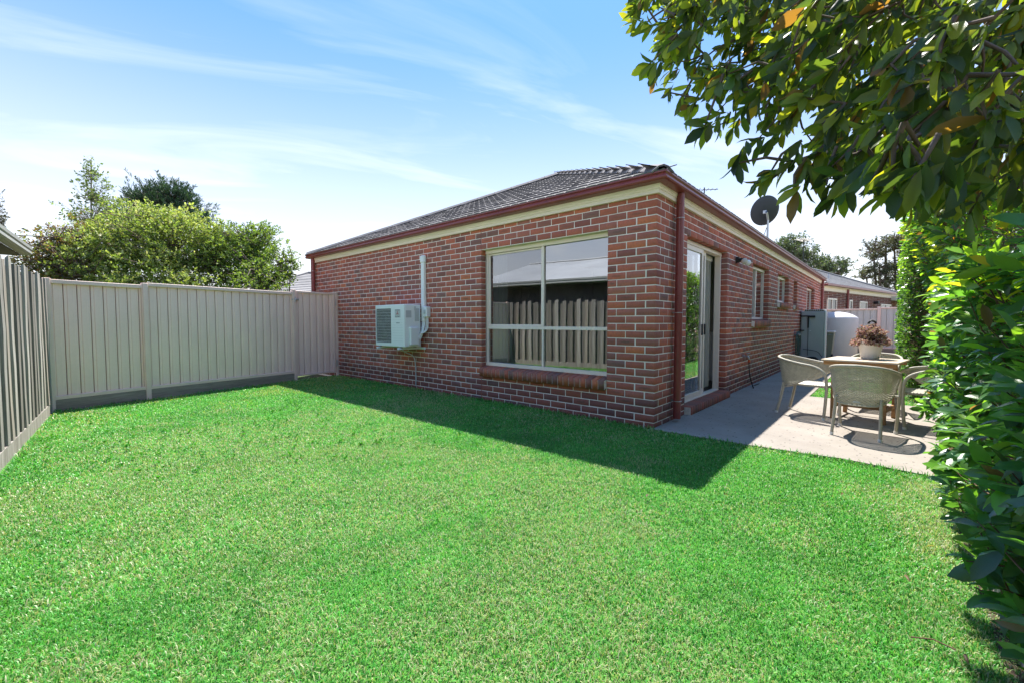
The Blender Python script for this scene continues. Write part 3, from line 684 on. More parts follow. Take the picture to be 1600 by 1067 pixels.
mb = MB(); mb.box((AX1-.004, AY0+.21, AZ0+.44), (AX1+.006, AY0+.30, AZ0+.66), .003).box((AX1, AY0+.20, AZ0+.62), (AX1+.010, AY0+.23, AZ0+.69), .003); mb.build('hand_grip', MAT['badge'], ac)
mb = MB()
for x in (AX0+.10, AX1-.15): mb.box((x, -.47, AZ0-.045), (x+.04, -.004, AZ0-.012), .003).box((x, -.03, AZ0-.045), (x+.04, -.003, AZ0+.40), .003)
mb.box((AX0-.03, -.033, AZ0-.05), (AX1+.03, -.004, AZ0-.012), .003); mb.build('wall_bracket', MAT['white2'], ac)
for x in (AX0+.12, AX1-.13):
    for z in (AZ0+.05, AZ0+.33): MB().tube([(x, -.036, z), (x, -.028, z)], .011, 6).build('bolt', MAT['steel'], ac)
MB().tube(hermite([(-4.5, -.28, AZ0-.012), (-4.49, -.22, AZ0-.09), (-4.44, -.05, AZ0-.20), (-4.43, -.02, .30), (-4.43, -.02, .05)], 6), .010, 8).build('drain_hose', MAT['badge'], ac, True)
MB().box((AX1, AY0+.03, AZ0+.50), (AX1+.0012, AY0+.14, AZ0+.62)).build('rating_label', MAT['badge'], ac)
for x in (AX0+.12, AX1-.13):
    for y in (-.40, -.12): MB().lathe([(0, 0), (.03, 0), (.022, .013), (0, .013)], (x, y, AZ0-.0125), 12).build('rubber_foot', MAT['grey'], ac)
# pipe duct, isolator and pipes
du = thing('pipe_duct', 'white vertical pipe duct on the brick wall above the air conditioner', 'pipe duct', (-4.16, 0, 1.2))
mb = MB(); mb.box((-4.205, -.062, 1.20), (-4.115, -.002, 2.26), .010); mb.build('duct', MAT['white'], du)
mb = MB(); mb.box((-4.222, -.075, 2.205), (-4.098, -.0015, 2.345), .022); mb.build('duct_cap', MAT['white2'], du)
mb = MB()
for k, (dx, yy) in enumerate(((0, -.20), (.03, -.16), (-.025, -.24))):
    mb.tube(hermite([(-4.16+dx, -.034, 1.24), (-4.16+dx, -.045, 1.12), (-4.15+dx*.5, -.08, 1.01), (-4.155, yy*.7, .93-k*.02), (-4.185, yy, .89-k*.03)], 8), .017-.003*(k == 1), 10)
mb.build('insulated_pipe', MAT['white2'], du, True)
iso = thing('isolator_switch', 'white isolator switch box beside the pipe duct', 'switch box', (-4.06, 0, 1.27))
mb = MB(); mb.box((-4.108, -.095, 1.275), (-4.005, -.0015, 1.455), .010); mb.build('switch_body', MAT['white2'], iso)
mb = MB(); mb.box((-4.075, -.108, 1.33), (-4.035, -.094, 1.40), .004); mb.build('switch_lever', MAT['badge'], iso)
mb = MB()
for k in (0, 1): mb.tube(hermite([(-4.075+.04*k, -.045, 1.28), (-4.07+.045*k, -.05, 1.15), (-4.09+.03*k, -.07, 1.03), (-4.185, -.15, .95+.02*k)], 8), .011, 8)
mb.build('conduit', MAT['white2'], iso, True)

# twin floodlight by the door
lt = thing('flood_light', 'black twin wall light with two round lamp heads beside the sliding door', 'wall light', (0, 3.3, 2.2))
mb = MB(); mb.tube([(0.001, 3.26, 2.225), (.05, 3.26, 2.225)], [.055, .05], 14).tube([(.03, 3.26, 2.225), (.10, 3.29, 2.20)], .022, 10).box((.05, 3.20, 2.205), (.09, 3.34, 2.245), .008); mb.build('mount', MAT['dark'], lt)
for k, (dy, dz) in enumerate(((-.05, -.01), (.10, -.02))):
    p = np.array((.08, 3.30+dy, 2.225)); d = np.array((.75, .25*(k*2-1)-.35, -.5)); d /= np.linalg.norm(d)
    mb = MB(); mb.tube([p-d*.01, p+d*.055, p+d*.065], [.026, .045, .046], 14); h = mb.build('lamp_head', MAT['dark'], lt, True)
    mb = MB(); mb.tube([p+d*.064, p+d*.085, p+d*.105, p+d*.118, p+d*.122], [.046, .052, .046, .028, .004], 14); mb.build('bulb', MAT['blind' if k == 0 else 'white'], h, True)
# tap and black hose on the wall
tp = thing('garden_tap', 'brass garden tap with orange fitting on the brick wall', 'tap', (0, 3.9, .57))
mb = MB(); mb.tube([(0, 3.92, .585), (.07, 3.92, .585)], .012, 8).tube([(.06, 3.92, .585), (.085, 3.92, .56), (.085, 3.92, .52)], .013, 8).tube([(.065, 3.92, .58), (.065, 3.92, .635)], .007, 8).box((.045, 3.88, .632), (.085, 3.96, .642), .003).tube([(0.001, 3.83, .59), (.04, 3.83, .59)], .02, 8); mb.build('spout', MAT['steel'], tp)
mb = MB(); mb.tube([(.085, 3.92, .525), (.087, 3.92, .475)], .019, 10); mb.build('hose_fitting', MAT['orange'], tp, True)
hs = MB(); hs.tube(hermite([(.087, 3.92, .49), (.09, 3.92, .36), (.11, 3.95, .18), (.15, 3.97, .03), (.14, 4.06, .012), (.08, 4.3, .012), (.10, 4.7, .012)], 8), .0085, 8)
tag(hs.build('hose', MAT['black'], smooth=True), 'thin black hose hanging from the tap to the concrete', 'hose')
# satellite dish on the roof
ds = thing('satellite_dish', 'dark grey satellite dish on a steel pole on the roof edge', 'satellite dish', (-.5, 7.95, 3.0))
mb = MB(); mb.tube([(-.46, 8.02, 3.02), (-.46, 8.02, 3.82)], .024, 10); mb.build('pole', MAT['steel'], ds, True)
dn = Vector((-.42, .78, .46)).normalized(); q = dn.to_track_quat('Z', 'Y').to_matrix().to_4x4(); cD = Vector((-.5, 7.93, 4.0))
mb = MB(); mb.lathe([(0, 0), (.09, .006), (.185, .022), (.275, .048), (.35, .078), (.355, .086), (.34, .086), (.265, .055), (.175, .03), (0, .01)], (0, 0, 0), 32, sx=.93, sy=1.08); mb.v[0] = xf(mb.v[0], Matrix.Translation(cD)@q); mb.build('reflector', MAT['dishgrey'], ds, True)
mb = MB(); P = np.array(cD)
mb.tube([P, P-np.array(dn)*.10, (-.46, 8.02, 3.80)], .026, 8).box(P-np.array((.06, .04, .06)), P+np.array((.03, .0, .03)), .01); mb.build('mount', MAT['steel'], ds, True)
arm0 = np.array(Matrix.Translation(cD)@q@Vector((0, -.36, .06))); arm1 = np.array(Matrix.Translation(cD)@q@Vector((0, -.30, .42)))
MB().tube([arm0, arm1], .012, 8).tube([arm1, arm1*.9+np.array(Matrix.Translation(cD)@q@Vector((0, -.2, .34)))*.1], .03, 8).build('feed_arm', MAT['steel'], ds)
MB().tube(hermite([(-.48, 8.0, 3.6), (-.52, 7.8, 3.35), (-.6, 7.5, 3.25), (-.5, 7.2, 3.15)], 6), .007, 6).build('cable', MAT['black'], ds)
# tv aerial on the ridge
ta = thing('tv_aerial', 'small dark aerial showing above the side gutter near the front corner', 'aerial', (-2.0, 7.9, 3.6))
mb = MB(); mb.tube([(-2.0, 7.9, 3.65), (-2.0, 7.9, 4.90)], .016, 8); mb.build('mast', MAT['dark'], ta)
mb = MB(); mb.tube([(-2.25, 7.75, 4.84), (-1.7, 8.1, 4.84)], .010, 6)
for i in range(6): c = np.array((-2.22+i*.095, 7.77+i*.06, 4.84)); mb.tube([c+np.array((-.07, .11, 0))*(1.4-.12*i), c-np.array((-.07, .11, 0))*(1.4-.12*i)], .006, 5)
mb.build('boom', MAT['dark'], ta)

# ------------------------------------------------------------------ utilities at the end of the side wall
tk = thing('water_tank', 'tall grey slimline water tank against the side wall', 'water tank', (.31, 10.5, 0))
mb = MB(); mb.box((.02, 10.20, .02), (.60, 10.72, 1.50), .03); mb.build('tank_shell', MAT['tank_grey'], tk)
mb = MB(); mb.box((.585, 10.192, 0), (.615, 10.23, 1.51), .004); mb.build('lit_edge', MAT['white2'], tk)  # white strip: the bright lit right edge of the tank, put in as colour
mb = MB(); mb.box((.10, 10.21, 1.50), (.58, 10.70, 1.545), .006); top = mb.build('lid', MAT['badge'], tk)
mb = MB()
for i in range(9): mb.box((.12+i*.05, 10.204, 1.506), (.15+i*.05, 10.209, 1.536))
mb.build('vent_slot', MAT['black'], top)
mb = MB(); mb.tube([(.02, 10.17, 1.36), (.22, 10.17, 1.36)], .016, 8).tube([(.19, 10.16, 1.345), (.37, 10.16, 1.345)], .028, 8).tube([(.21, 10.16, 1.34), (.21, 10.16, 1.02)], .02, 8).tube([(.21, 10.17, 1.02), (.21, 10.17, .25)], .006, 6).tube([(.01, 10.17, .95), (.12, 10.17, .95)], .016, 8)
mb.build('pipework', MAT['black'], tk, True)
mb = MB(); mb.tube(hermite([(.10, 10.15, .42), (.3, 10.14, .40), (.45, 10.14, .36), (.54, 10.14, .24), (.56, 10.14, .18)], 6), .007, 6).build('power_lead', MAT['black'], tk)
MB().box((.245, 10.196, .93), (.265, 10.203, .95), .001).build('sticker', MAT['white'], tk)
pm = thing('black_pipe', 'thick black looped pipe on the ground in front of the grey tank', 'pipe', (.35, 10.0, 0))
MB().tube(hermite([(.16, 10.02, .15), (.30, 9.98, .19), (.42, 9.98, .19), (.46, 9.98, .10), (.38, 9.98, .045), (.2, 10.0, .04)], 8), .033, 10).build('pipe_loop', MAT['black'], pm, True)
hr = thing('hose_coil', 'dark green garden hose coiled on the side wall', 'hose', (.06, 9.35, .7))
mb = MB()
for k in range(9):
    a = np.linspace(0, 2*math.pi, 21)[:-1]; w, h = .17+.03*rng.random(), .30+.06*rng.random()
    mb.tube([(.06+.022*(k % 3), 9.35+.05*rng.normal()*.3+w*math.cos(t)+.06*(k % 3), .58+h*math.sin(t)-.05*rng.random()*0) for t in a], .011, 6, closed=True)
mb.build('hose_loops', MAT['hose'], hr, True)
mb = MB(); mb.box((0.001, 9.27, .82), (.13, 9.45, .87), .01); mb.build('hose_hook', MAT['steel'], hr)
rt = thing('rain_tank', 'round pale poly rain tank with domed top near the rear fence', 'water tank', (.55, 13.9, 0))
mb = MB(); mb.lathe([(.0, .0), (.60, .0), (.61, .03), (.61, 1.30), (.60, 1.335), (.56, 1.37), (.45, 1.44), (.30, 1.50), (.12, 1.53), (.11, 1.56), (0, 1.56)], (.56, 13.9, 0), 40); mb.build('tank_body', MAT['tank_cream'], rt, True)
bn = thing('wheelie_bin', 'grey green wheelie bin between grey tank and round tank', 'bin', (.40, 12.3, 0))
mb = MB(); mb.add([(.22, 12.05, .08), (.60, 12.05, .08), (.60, 12.45, .08), (.22, 12.45, .08), (.16, 12.0, .86), (.66, 12.0, .86), (.66, 12.52, .86), (.16, 12.52, .86)], [(3, 2, 1, 0), (0, 1, 5, 4), (1, 2, 6, 5), (2, 3, 7, 6), (3, 0, 4, 7), (4, 5, 6, 7)]); mb.build('bin_body', MAT['bin'], bn)
mb = MB(); mb.box((.14, 11.97, .86), (.68, 12.56, .91), .015); mb.build('bin_lid', MAT['tank_cream'], bn)
for x in (.20, .62): MB().tube([(x-.025, 12.1, .10), (x+.025, 12.1, .10)], .1, 16).build('wheel', MAT['black'], bn, True)
mb = MB(); mb.tube([(.18, 11.94, .78), (.64, 11.94, .78)], .016, 8); mb.build('handle', MAT['bin'], bn)

# ------------------------------------------------------------------ steel fences
def fence_panel(name_parent, A, B, z0, z1, pitch=.14, depth=.042, mat='beige'):
    A = np.array((*A, 0)); B = np.array((*B, 0)); L = np.linalg.norm(B-A); d = (B-A)/L; n = np.array((d[1], -d[0], 0)); xs = []
    q_ = pitch/.14; prof = [(0, 0), (.030*q_, 0), (.034*q_, .007), (.096*q_, .007), (.100*q_, 0), (.1285*q_, 0), (.1295*q_, -depth*.8), (.1385*q_, -depth*.8)]; k = 0; x = 0
    while x < L:
        for px, py in prof:
            if x+px < L: xs.append((x+px, py))
        x += pitch
    xs.append((L, 0)); V = []; F = []
    for px, py in xs: V += [A+d*px+n*(py-.016)+np.array((0, 0, z0)), A+d*px+n*(py-.016)+np.array((0, 0, z1))]
    m = len(xs); F = [(2*i, 2*i+2, 2*i+3, 2*i+1) for i in range(m-1)]
    q = MB(); q.add(V, F); return q.build('corrugated_sheet', MAT[mat], name_parent)
def rail(parent, A, B, z0, z1, w=.045, name='rail', mat='beige2'):
    A = np.array(A); B = np.array(B); d = B-A; L = np.linalg.norm(d); ang = math.atan2(d[1], d[0]); m_ = Matrix.Translation((A[0], A[1], 0))@Matrix.Rotation(ang, 4, 'Z')
    q = MB(); q.box((0, -w/2, z0), (L, w/2, z1), .004, M=m_); return q.build(name, MAT[mat], parent)
def post(parent, P, z1, ang, w=.055, name='post', z0=-.05, mat='beige2'):
    m_ = Matrix.Translation((P[0], P[1], 0))@Matrix.Rotation(ang, 4, 'Z'); q = MB(); q.box((-w/2, -w*.55, z0), (w/2, w*.55, z1), .004, M=m_).box((-w/2-.012, -w*.3, z0), (w/2+.012, w*.3, z1-.004), .003, M=m_); return q.build(name, MAT[mat], parent)
P0, P1, P2 = np.array((-6.46, -4.45)), np.array((-6.735, -3.41)), np.array((-7.245, -.99))
P3, P4 = np.array((-7.265, -.945)), np.array((-7.365, .0))
fn = thing('steel_fence', 'beige corrugated steel fence with posts between paling fence and gate', 'fence', (*P1, 0))
angF = math.atan2(*(P2-P1)[::-1])
for (a, b, za, zb) in ((P0, P1, 1.755, 1.765), (P1, P2, 1.765, 1.83)):
    zt = (za+zb)/2; da = (b-a)/np.linalg.norm(b-a)*.03
    fence_panel(fn, a+da, b-da, .17, zt-.02); rail(fn, a+da, b-da, zt-.055, zt); rail(fn, a+da, b-da, .145, .195); rail(fn, a+da*.5, b-da*.5, -.05, .142, .05, 'plinth_sleeper', 'sleeper')
post(fn, P0, 1.775, angF, .06); post(fn, P1, 1.79, angF, .065); post(fn, P2, 1.85, angF, .06)
gt = thing('steel_gate', 'beige steel gate with latch beside the brick wall', 'gate', (*P3, 0))
dg_ = (P4-P3)/np.linalg.norm(P4-P3)
fence_panel(gt, P3+dg_*.03, P4-dg_*.09, .11, 1.80, .145); rail(gt, P3, P4-dg_*.07, 1.79, 1.835, .035, 'gate_rail'); rail(gt, P3, P4-dg_*.07, .075, .115, .035, 'gate_rail')
post(gt, P3+dg_*.015, 1.835, angF, .04, 'gate_stile', .075); post(gt, P4-dg_*.085, 1.835, angF, .04, 'gate_stile', .075); post(gt, P4-dg_*.02, 1.86, angF, .045, 'hinge_post')
nv = np.array((dg_[1], -dg_[0])); lp = P3+dg_*.0+nv*.035
mb = MB(); mb.box((lp[0]-.02, lp[1]-.09, 1.64), (lp[0]+.02, lp[1]+.05, 1.665), .004).tube([(lp[0]+.02, lp[1]-.03, 1.60), (lp[0]+.02, lp[1]-.03, 1.70)], .010, 8).tube([(lp[0]+.03, lp[1]+.01, 1.655), (lp[0]+.06, lp[1]+.01, 1.655)], .018, 8); mb.build('latch', MAT['steel'], gt)
for z in (1.62, .28):
    hp = P4-dg_*.055+nv*.035; MB().tube([(hp[0], hp[1], z-.07), (hp[0], hp[1], z+.07)], .010, 8).build('hinge', MAT['steel'], gt)
# fence across the rear, seen past the tanks
rf = thing('rear_fence', 'pale beige panel fence across the far end behind the round tank', 'fence', (1.5, 18, 0))
xp = [-1.4, 1.62, 4.0]
for i in range(2):
    zt = (1.73, 1.77)[i]; a, b = np.array((xp[i]+.03, 18.0)), np.array((xp[i+1]-.03, 18.0)); fence_panel(rf, a, b, .15, zt-.02, .21, .042, 'rearbeige'); rail(rf, a, b, zt-.05, zt); rail(rf, a, b, .14, .18); rail(rf, a, b, -.05, .138, .05, 'plinth_sleeper', 'sleeper')
for x in xp: post(rf, (x, 18.0), 1.80, 0, .09)

# ------------------------------------------------------------------ timber paling fence (runs on behind the camera)
TA, TB = np.array((-6.40, -4.50)), np.array((4.0, -5.80))
td = (TB-TA)/np.linalg.norm(TB-TA); tn = np.array((-td[1], td[0])); TL = np.linalg.norm(TB-TA); angT = math.atan2(td[1], td[0])
tf = thing('paling_fence', 'weathered grey timber paling fence along the left side', 'fence', (*TA, 0))
pal_mesh = []
for v_ in range(11):
    q = MB(); g = (.62, .85, 1.0, 1.18, .9, 1.1, .75, 1.05, .6, .72, .5)[v_]; br = rng.uniform(-.03, .05)  # back boards darker than front ones: shade of the gaps put into their tone
    w = .108 if v_ < 8 else .150; w *= rng.uniform(.88, 1.05); hs_ = np.linspace(0, 1, 6); V = []
    for hz_ in hs_:
        j0, j1, jy = rng.normal(0, .0016), rng.normal(0, .0016), rng.normal(0, .0015)
        V += [(j0, -.011+jy, hz_), (w+j1, -.011+jy, hz_), (w+j1, .011+jy, hz_+(.006*rng.normal() if hz_ == 1 else 0)), (j0, .011+jy, hz_)]
    q.add(V, [(4*k+a, 4*k+(a+1) % 4, 4*k+4+(a+1) % 4, 4*k+4+a) for k in range(5) for a in range(4)]+[(3, 2, 1, 0), (20, 21, 22, 23)]); me = q.mesh('paling'); a = me.attributes.new('Col', 'FLOAT_COLOR', 'POINT'); c = np.ones((len(me.vertices), 4), np.float32)*g; c[:, 0] += br; c[:, 2] -= br; a.data.foreach_set('color', c.ravel()); pal_mesh.append(me)
x = 0.02; i = 0
while x < TL-.1:
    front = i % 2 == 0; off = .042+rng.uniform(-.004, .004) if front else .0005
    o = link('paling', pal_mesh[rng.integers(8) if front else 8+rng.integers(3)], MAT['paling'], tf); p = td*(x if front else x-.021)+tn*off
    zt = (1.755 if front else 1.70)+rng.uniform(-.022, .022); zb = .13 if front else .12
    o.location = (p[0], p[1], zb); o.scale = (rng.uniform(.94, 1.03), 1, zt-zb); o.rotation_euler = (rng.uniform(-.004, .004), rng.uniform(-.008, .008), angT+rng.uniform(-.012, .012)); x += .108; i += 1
def trail(z0, z1, off, w, name):
    q = MB(); m_ = Matrix.Translation((*(TA+tn*off), 0))@Matrix.Rotation(angT, 4, 'Z'); q.box((0, -w/2, z0), (TL, w/2, z1), .003, M=m_, col=(1, 1, 1)); return q.build(name, MAT['paling'], tf, colored=True)
trail(.40, .475, -.045, .04, 'rail'); trail(1.35, 1.425, -.045, .04, 'rail'); trail(-.05, .128, .042, .022, 'plinth_board')
for s in np.arange(.3, TL, 2.4):
    q = MB(); m_ = Matrix.Translation((*(TA+td*s-tn*.115), 0))@Matrix.Rotation(angT, 4, 'Z'); q.box((-.05, -.05, -.1), (.05, .05, 1.68), .004, M=m_); q.build('post', MAT['paling'], tf, colored=True)

# ------------------------------------------------------------------ neighbouring houses
nh = thing('neighbour_house', 'grey clad neighbouring house with zinc roof behind the paling fence', 'house', (-2, -8, 0))
NM = Matrix.Translation((*(TA-tn*.30), 0))@Matrix.Rotation(angT, 4, 'Z')     # local x along the fence, y away is negative
s0, s1 = -1.95, 14.0
def nbox(mb, lo, hi, c=.0): return mb.box(lo, hi, c, M=NM)
nbox(MB(), (s0+.45, -8.0, -.1), (s1, -.52, 2.28)).build('wall', MAT['clad'], nh)
mb = MB()
for k in np.arange(s0+.6, s1, .30): nbox(mb, (k, -.519, -.1), (k+.02, -.508, 2.28))
mb.build('cladding_batten', MAT['clad'], nh)
mb = MB(); gpr = [(0, 2.25), (.09, 2.252), (.115, 2.27), (.11, 2.31), (.10, 2.32), (.12, 2.335), (.12, 2.382), (.105, 2.382), (.1, 2.36), (.0, 2.36)]; V = []
for s in (s0-.02, s1):
    for o_, z in gpr: V.append(xf(np.array([(s, -.10+o_, z)]), NM)[0])
m = len(gpr); mb.add(V, [(k, (k+1) % m, m+(k+1) % m, m+k) for k in range(m)]+[tuple(range(m)), tuple(range(m, 2*m))[::-1]]); mb.build('gutter', MAT['gutgrey'], nh)
nbox(MB(), (s0+.02, -.53, 2.23), (s1, -.10, 2.248)).build('soffit', MAT['clad'], nh)
mb = MB(); V = []; n_ = int((s1-s0)/.019); prof = []
for i in range(n_+1):
    s = s0+(s1-s0)*i/n_; h = .010*math.cos(2*math.pi*s/.076); prof.append((s, h))
for s, h in prof: V += [(s, -.06, 2.382+h), (s, -4.0, 2.382+3.94*.277+h)]
V = xf(np.array(V), NM); mb.add(V, [(2*i, 2*i+1, 2*i+3, 2*i+2) for i in range(n_)]); mb.build('roof', MAT['zinc'], nh, True)
mb = MB(); mb.add(xf(np.array([(s0, -4.0, 3.473), (s1, -4.0, 3.473), (s1, -8.1, 2.2), (s0, -8.1, 2.2)]), NM), [(0, 1, 2, 3)]).add(xf(np.array([(s0+.46, -.52, 2.27), (s0+.46, -4.0, 3.45), (s0+.46, -8.0, 2.27)]), NM), [(0, 1, 2)]); mb.build('rear_roof', MAT['zinc'], nh)
nbox(MB(), (s0, -4.12, 3.465), (s1, -3.88, 3.498), .01).build('ridge_cap', MAT['zinc'], nh)
mb = MB(); mb.tube([(-8.9, -7.6, 3.2), (-8.9, -7.6, 4.4)], .02, 6).tube([(-9.2, -7.5, 4.3), (-8.5, -7.7, 4.3)], .012, 5)

def simple_house(name, label, base, ang, L, W, wall_h, pitch, mats, eave=.25, z0=0.0):
    h = thing(name, label, 'house', (*base, z0)); m_ = Matrix.Translation((*base, z0))@Matrix.Rotation(ang, 4, 'Z')
    MB().box((0, 0, -.4), (L, W, wall_h), M=m_).build('wall', mats[0], h)
    mb = MB(); t_ = math.tan(R(pitch)); hw = W/2+eave; ze = wall_h+.10; rz = ze+hw*t_
    V = [(-eave, -eave, ze), (L+eave, -eave, ze), (L+eave, W+eave, ze), (-eave, W+eave, ze), (-eave+hw, W/2, rz), (L+eave-hw, W/2, rz)]
    mb.add(xf(np.array(V), m_), [(0, 1, 5, 4), (1, 2, 5), (2, 3, 4, 5), (3, 0, 4)]); rf_ = mb.build('roof', mats[1], h)
    # tile courses
    mb = MB(); nrow = int(hw/math.cos(R(pitch))/.32)
    for r in range(nrow):
        s = r*.32*math.cos(R(pitch)); z = ze+s*t_; y = -eave+s
        for (Y, sg) in ((y, 1), (W+2*0-y, -1)):
            V = [(-eave+s, Y, z+.04), (L+eave-s, Y, z+.04), (L+eave-s-.3, Y+sg*.30, z+.30*t_+.012), (-eave+s+.3, Y+sg*.30, z+.30*t_+.012), (-eave+s, Y, z-.01), (L+eave-s, Y, z-.01)]
            mb.add(xf(np.array(V), m_), [(0, 1, 2, 3), (4, 5, 1, 0)])
        for (X, sg) in ((-eave+s, 1), (L+eave-s, -1)):
            V = [(X, -eave+s, z+.04), (X, W+eave-s, z+.04), (X+sg*.3, W+eave-s-.3, z+.3*t_+.012), (X+sg*.3, -eave+s+.3, z+.3*t_+.012), (X, -eave+s, z-.01), (X, W+eave-s, z-.01)]
            mb.add(xf(np.array(V), m_), [(0, 1, 2, 3), (4, 5, 1, 0)])
    tag(mb.build('roof_tile', mats[1], rf_), kind='stuff')
    mb = MB(); cc = [np.array(V_) for V_ in [(-eave, -eave, ze), (L+eave, -eave, ze), (L+eave, W+eave, ze), (-eave, W+eave, ze)]]; ap = [np.array((-eave+hw, W/2, rz)), np.array((L+eave-hw, W/2, rz))]
    for a, b in ((cc[0], ap[0]), (cc[3], ap[0]), (cc[1], ap[1]), (cc[2], ap[1]), (ap[0], ap[1])): mb.tube(xf(np.array([a, b])+np.array((0, 0, .03)), m_), .09, 6)
    mb.build('ridge_cap', mats[1], rf_)
    mb = MB(); e = eave+.02
    for lo, hi in (((-e-.1, -e-.1, ze-.06), (L+e+.1, -e, ze+.04)), ((-e-.1, W+e, ze-.06), (L+e+.1, W+e+.1, ze+.04)), ((-e-.1, -e, ze-.06), (-e, W+e, ze+.04)), ((L+e, -e, ze-.06), (L+e+.1, W+e, ze+.04))): mb.box(lo, hi, .01, M=m_)
    mb.build('gutter', mats[2], h)
    MB().box((-e+.005, -e+.005, ze-.10), (L+e-.005, W+e-.005, ze-.065), M=m_).build('soffit', mats[3], h)
    return h, m_
# brick house beyond the rear fence: local x runs along its visible wall, which faces the camera side (local -y)
bh, bm_ = simple_house('rear_house', 'red brick house with grey tiled roof beyond the rear fence', (-.35, 19.6), R(90-12.5), 13.0, 8.0, 2.62, 24, (MAT['farbrick'], MAT['fartile'], MAT['maroon'], MAT['cream']), .10, .18)
MB().box((-.02, -.03, 2.44), (13.0, -.004, 2.645), .003, M=bm_).build('eave_beam', MAT['cream'], bh)
def far_window(a, b, lo, hi, h, m_, split=True):
    mb = MB()
    for x0_, x1_, z0_, z1_ in ((a, b, hi-.07, hi), (a, b, lo, lo+.06), (a, a+.06, lo, hi), (b-.06, b, lo, hi))+((((a+b)/2-.03, (a+b)/2+.03, lo, hi),) if split else ()): mb.box((x0_, -.05-.002*(x1_-x0_ > .2), z0_), (x1_, -.003, z1_), .002, M=m_)
    w = mb.build('window', MAT['frame'], h); MB().box((a+.05, -.02, lo+.05), (b-.05, -.002, hi-.05), M=m_).build('pane', MAT['farglass'], w)
t = NT('far_glass'); MAT['farglass'] = t.fin(t.bsdf((.05, .055, .06), .10, 0, .4))
far_window(.35, 1.55, .95, 2.12, bh, bm_); far_window(3.30, 3.75, .9, 2.12, bh, bm_, False); far_window(4.9, 6.1, 1.2, 2.10, bh, bm_, False); far_window(8.6, 10.6, 1.0, 2.05, bh, bm_)
mb = MB(); mb.tube(xf(np.array([(2.95, -.07, 0), (2.95, -.07, 2.66)]), bm_), .05, 10); mb.build('downpipe', MAT['maroon'], bh)
MB().box((7.3, -.22, 2.02), (7.55, -.004, 2.16), .02, M=bm_).build('wall_light', MAT['dark'], bh)
MB().box((10.6, -1.6, 2.30), (14.0, -.01, 2.55), .01, M=bm_).build('awning', MAT['palewall'], bh)
mb = MB(); mb.tube(xf(np.array([(2.0, 1.6, 3.3), (2.0, 1.6, 5.3)]), bm_), .02, 6)
for i in range(7): mb.tube(xf(np.array([(1.5+i*.16, 1.35, 5.2), (1.5+i*.16, 1.85, 5.2)]), bm_), .010, 5)
mb.tube(xf(np.array([(1.4, 1.6, 5.2), (2.6, 1.6, 5.2)]), bm_), .012, 5); mb.build('aerial', MAT['dark'], bh)
mb = MB(); mb.tube(xf(np.array([(4.6, 1.3, 3.2), (4.6, 1.3, 3.62)]), bm_), .05, 8); mb.build('vent_pipe', MAT['badge'], bh)
# tiled house behind the gate
simple_house('left_rear_house', 'house with pale grey tiled roof behind the steel gate', (-21.5, 2.2), R(80), 14.0, 8.0, 2.3, 22, (MAT['palewall'], MAT['fartile'], MAT['gutgrey'], MAT['cream']), .35, 0)

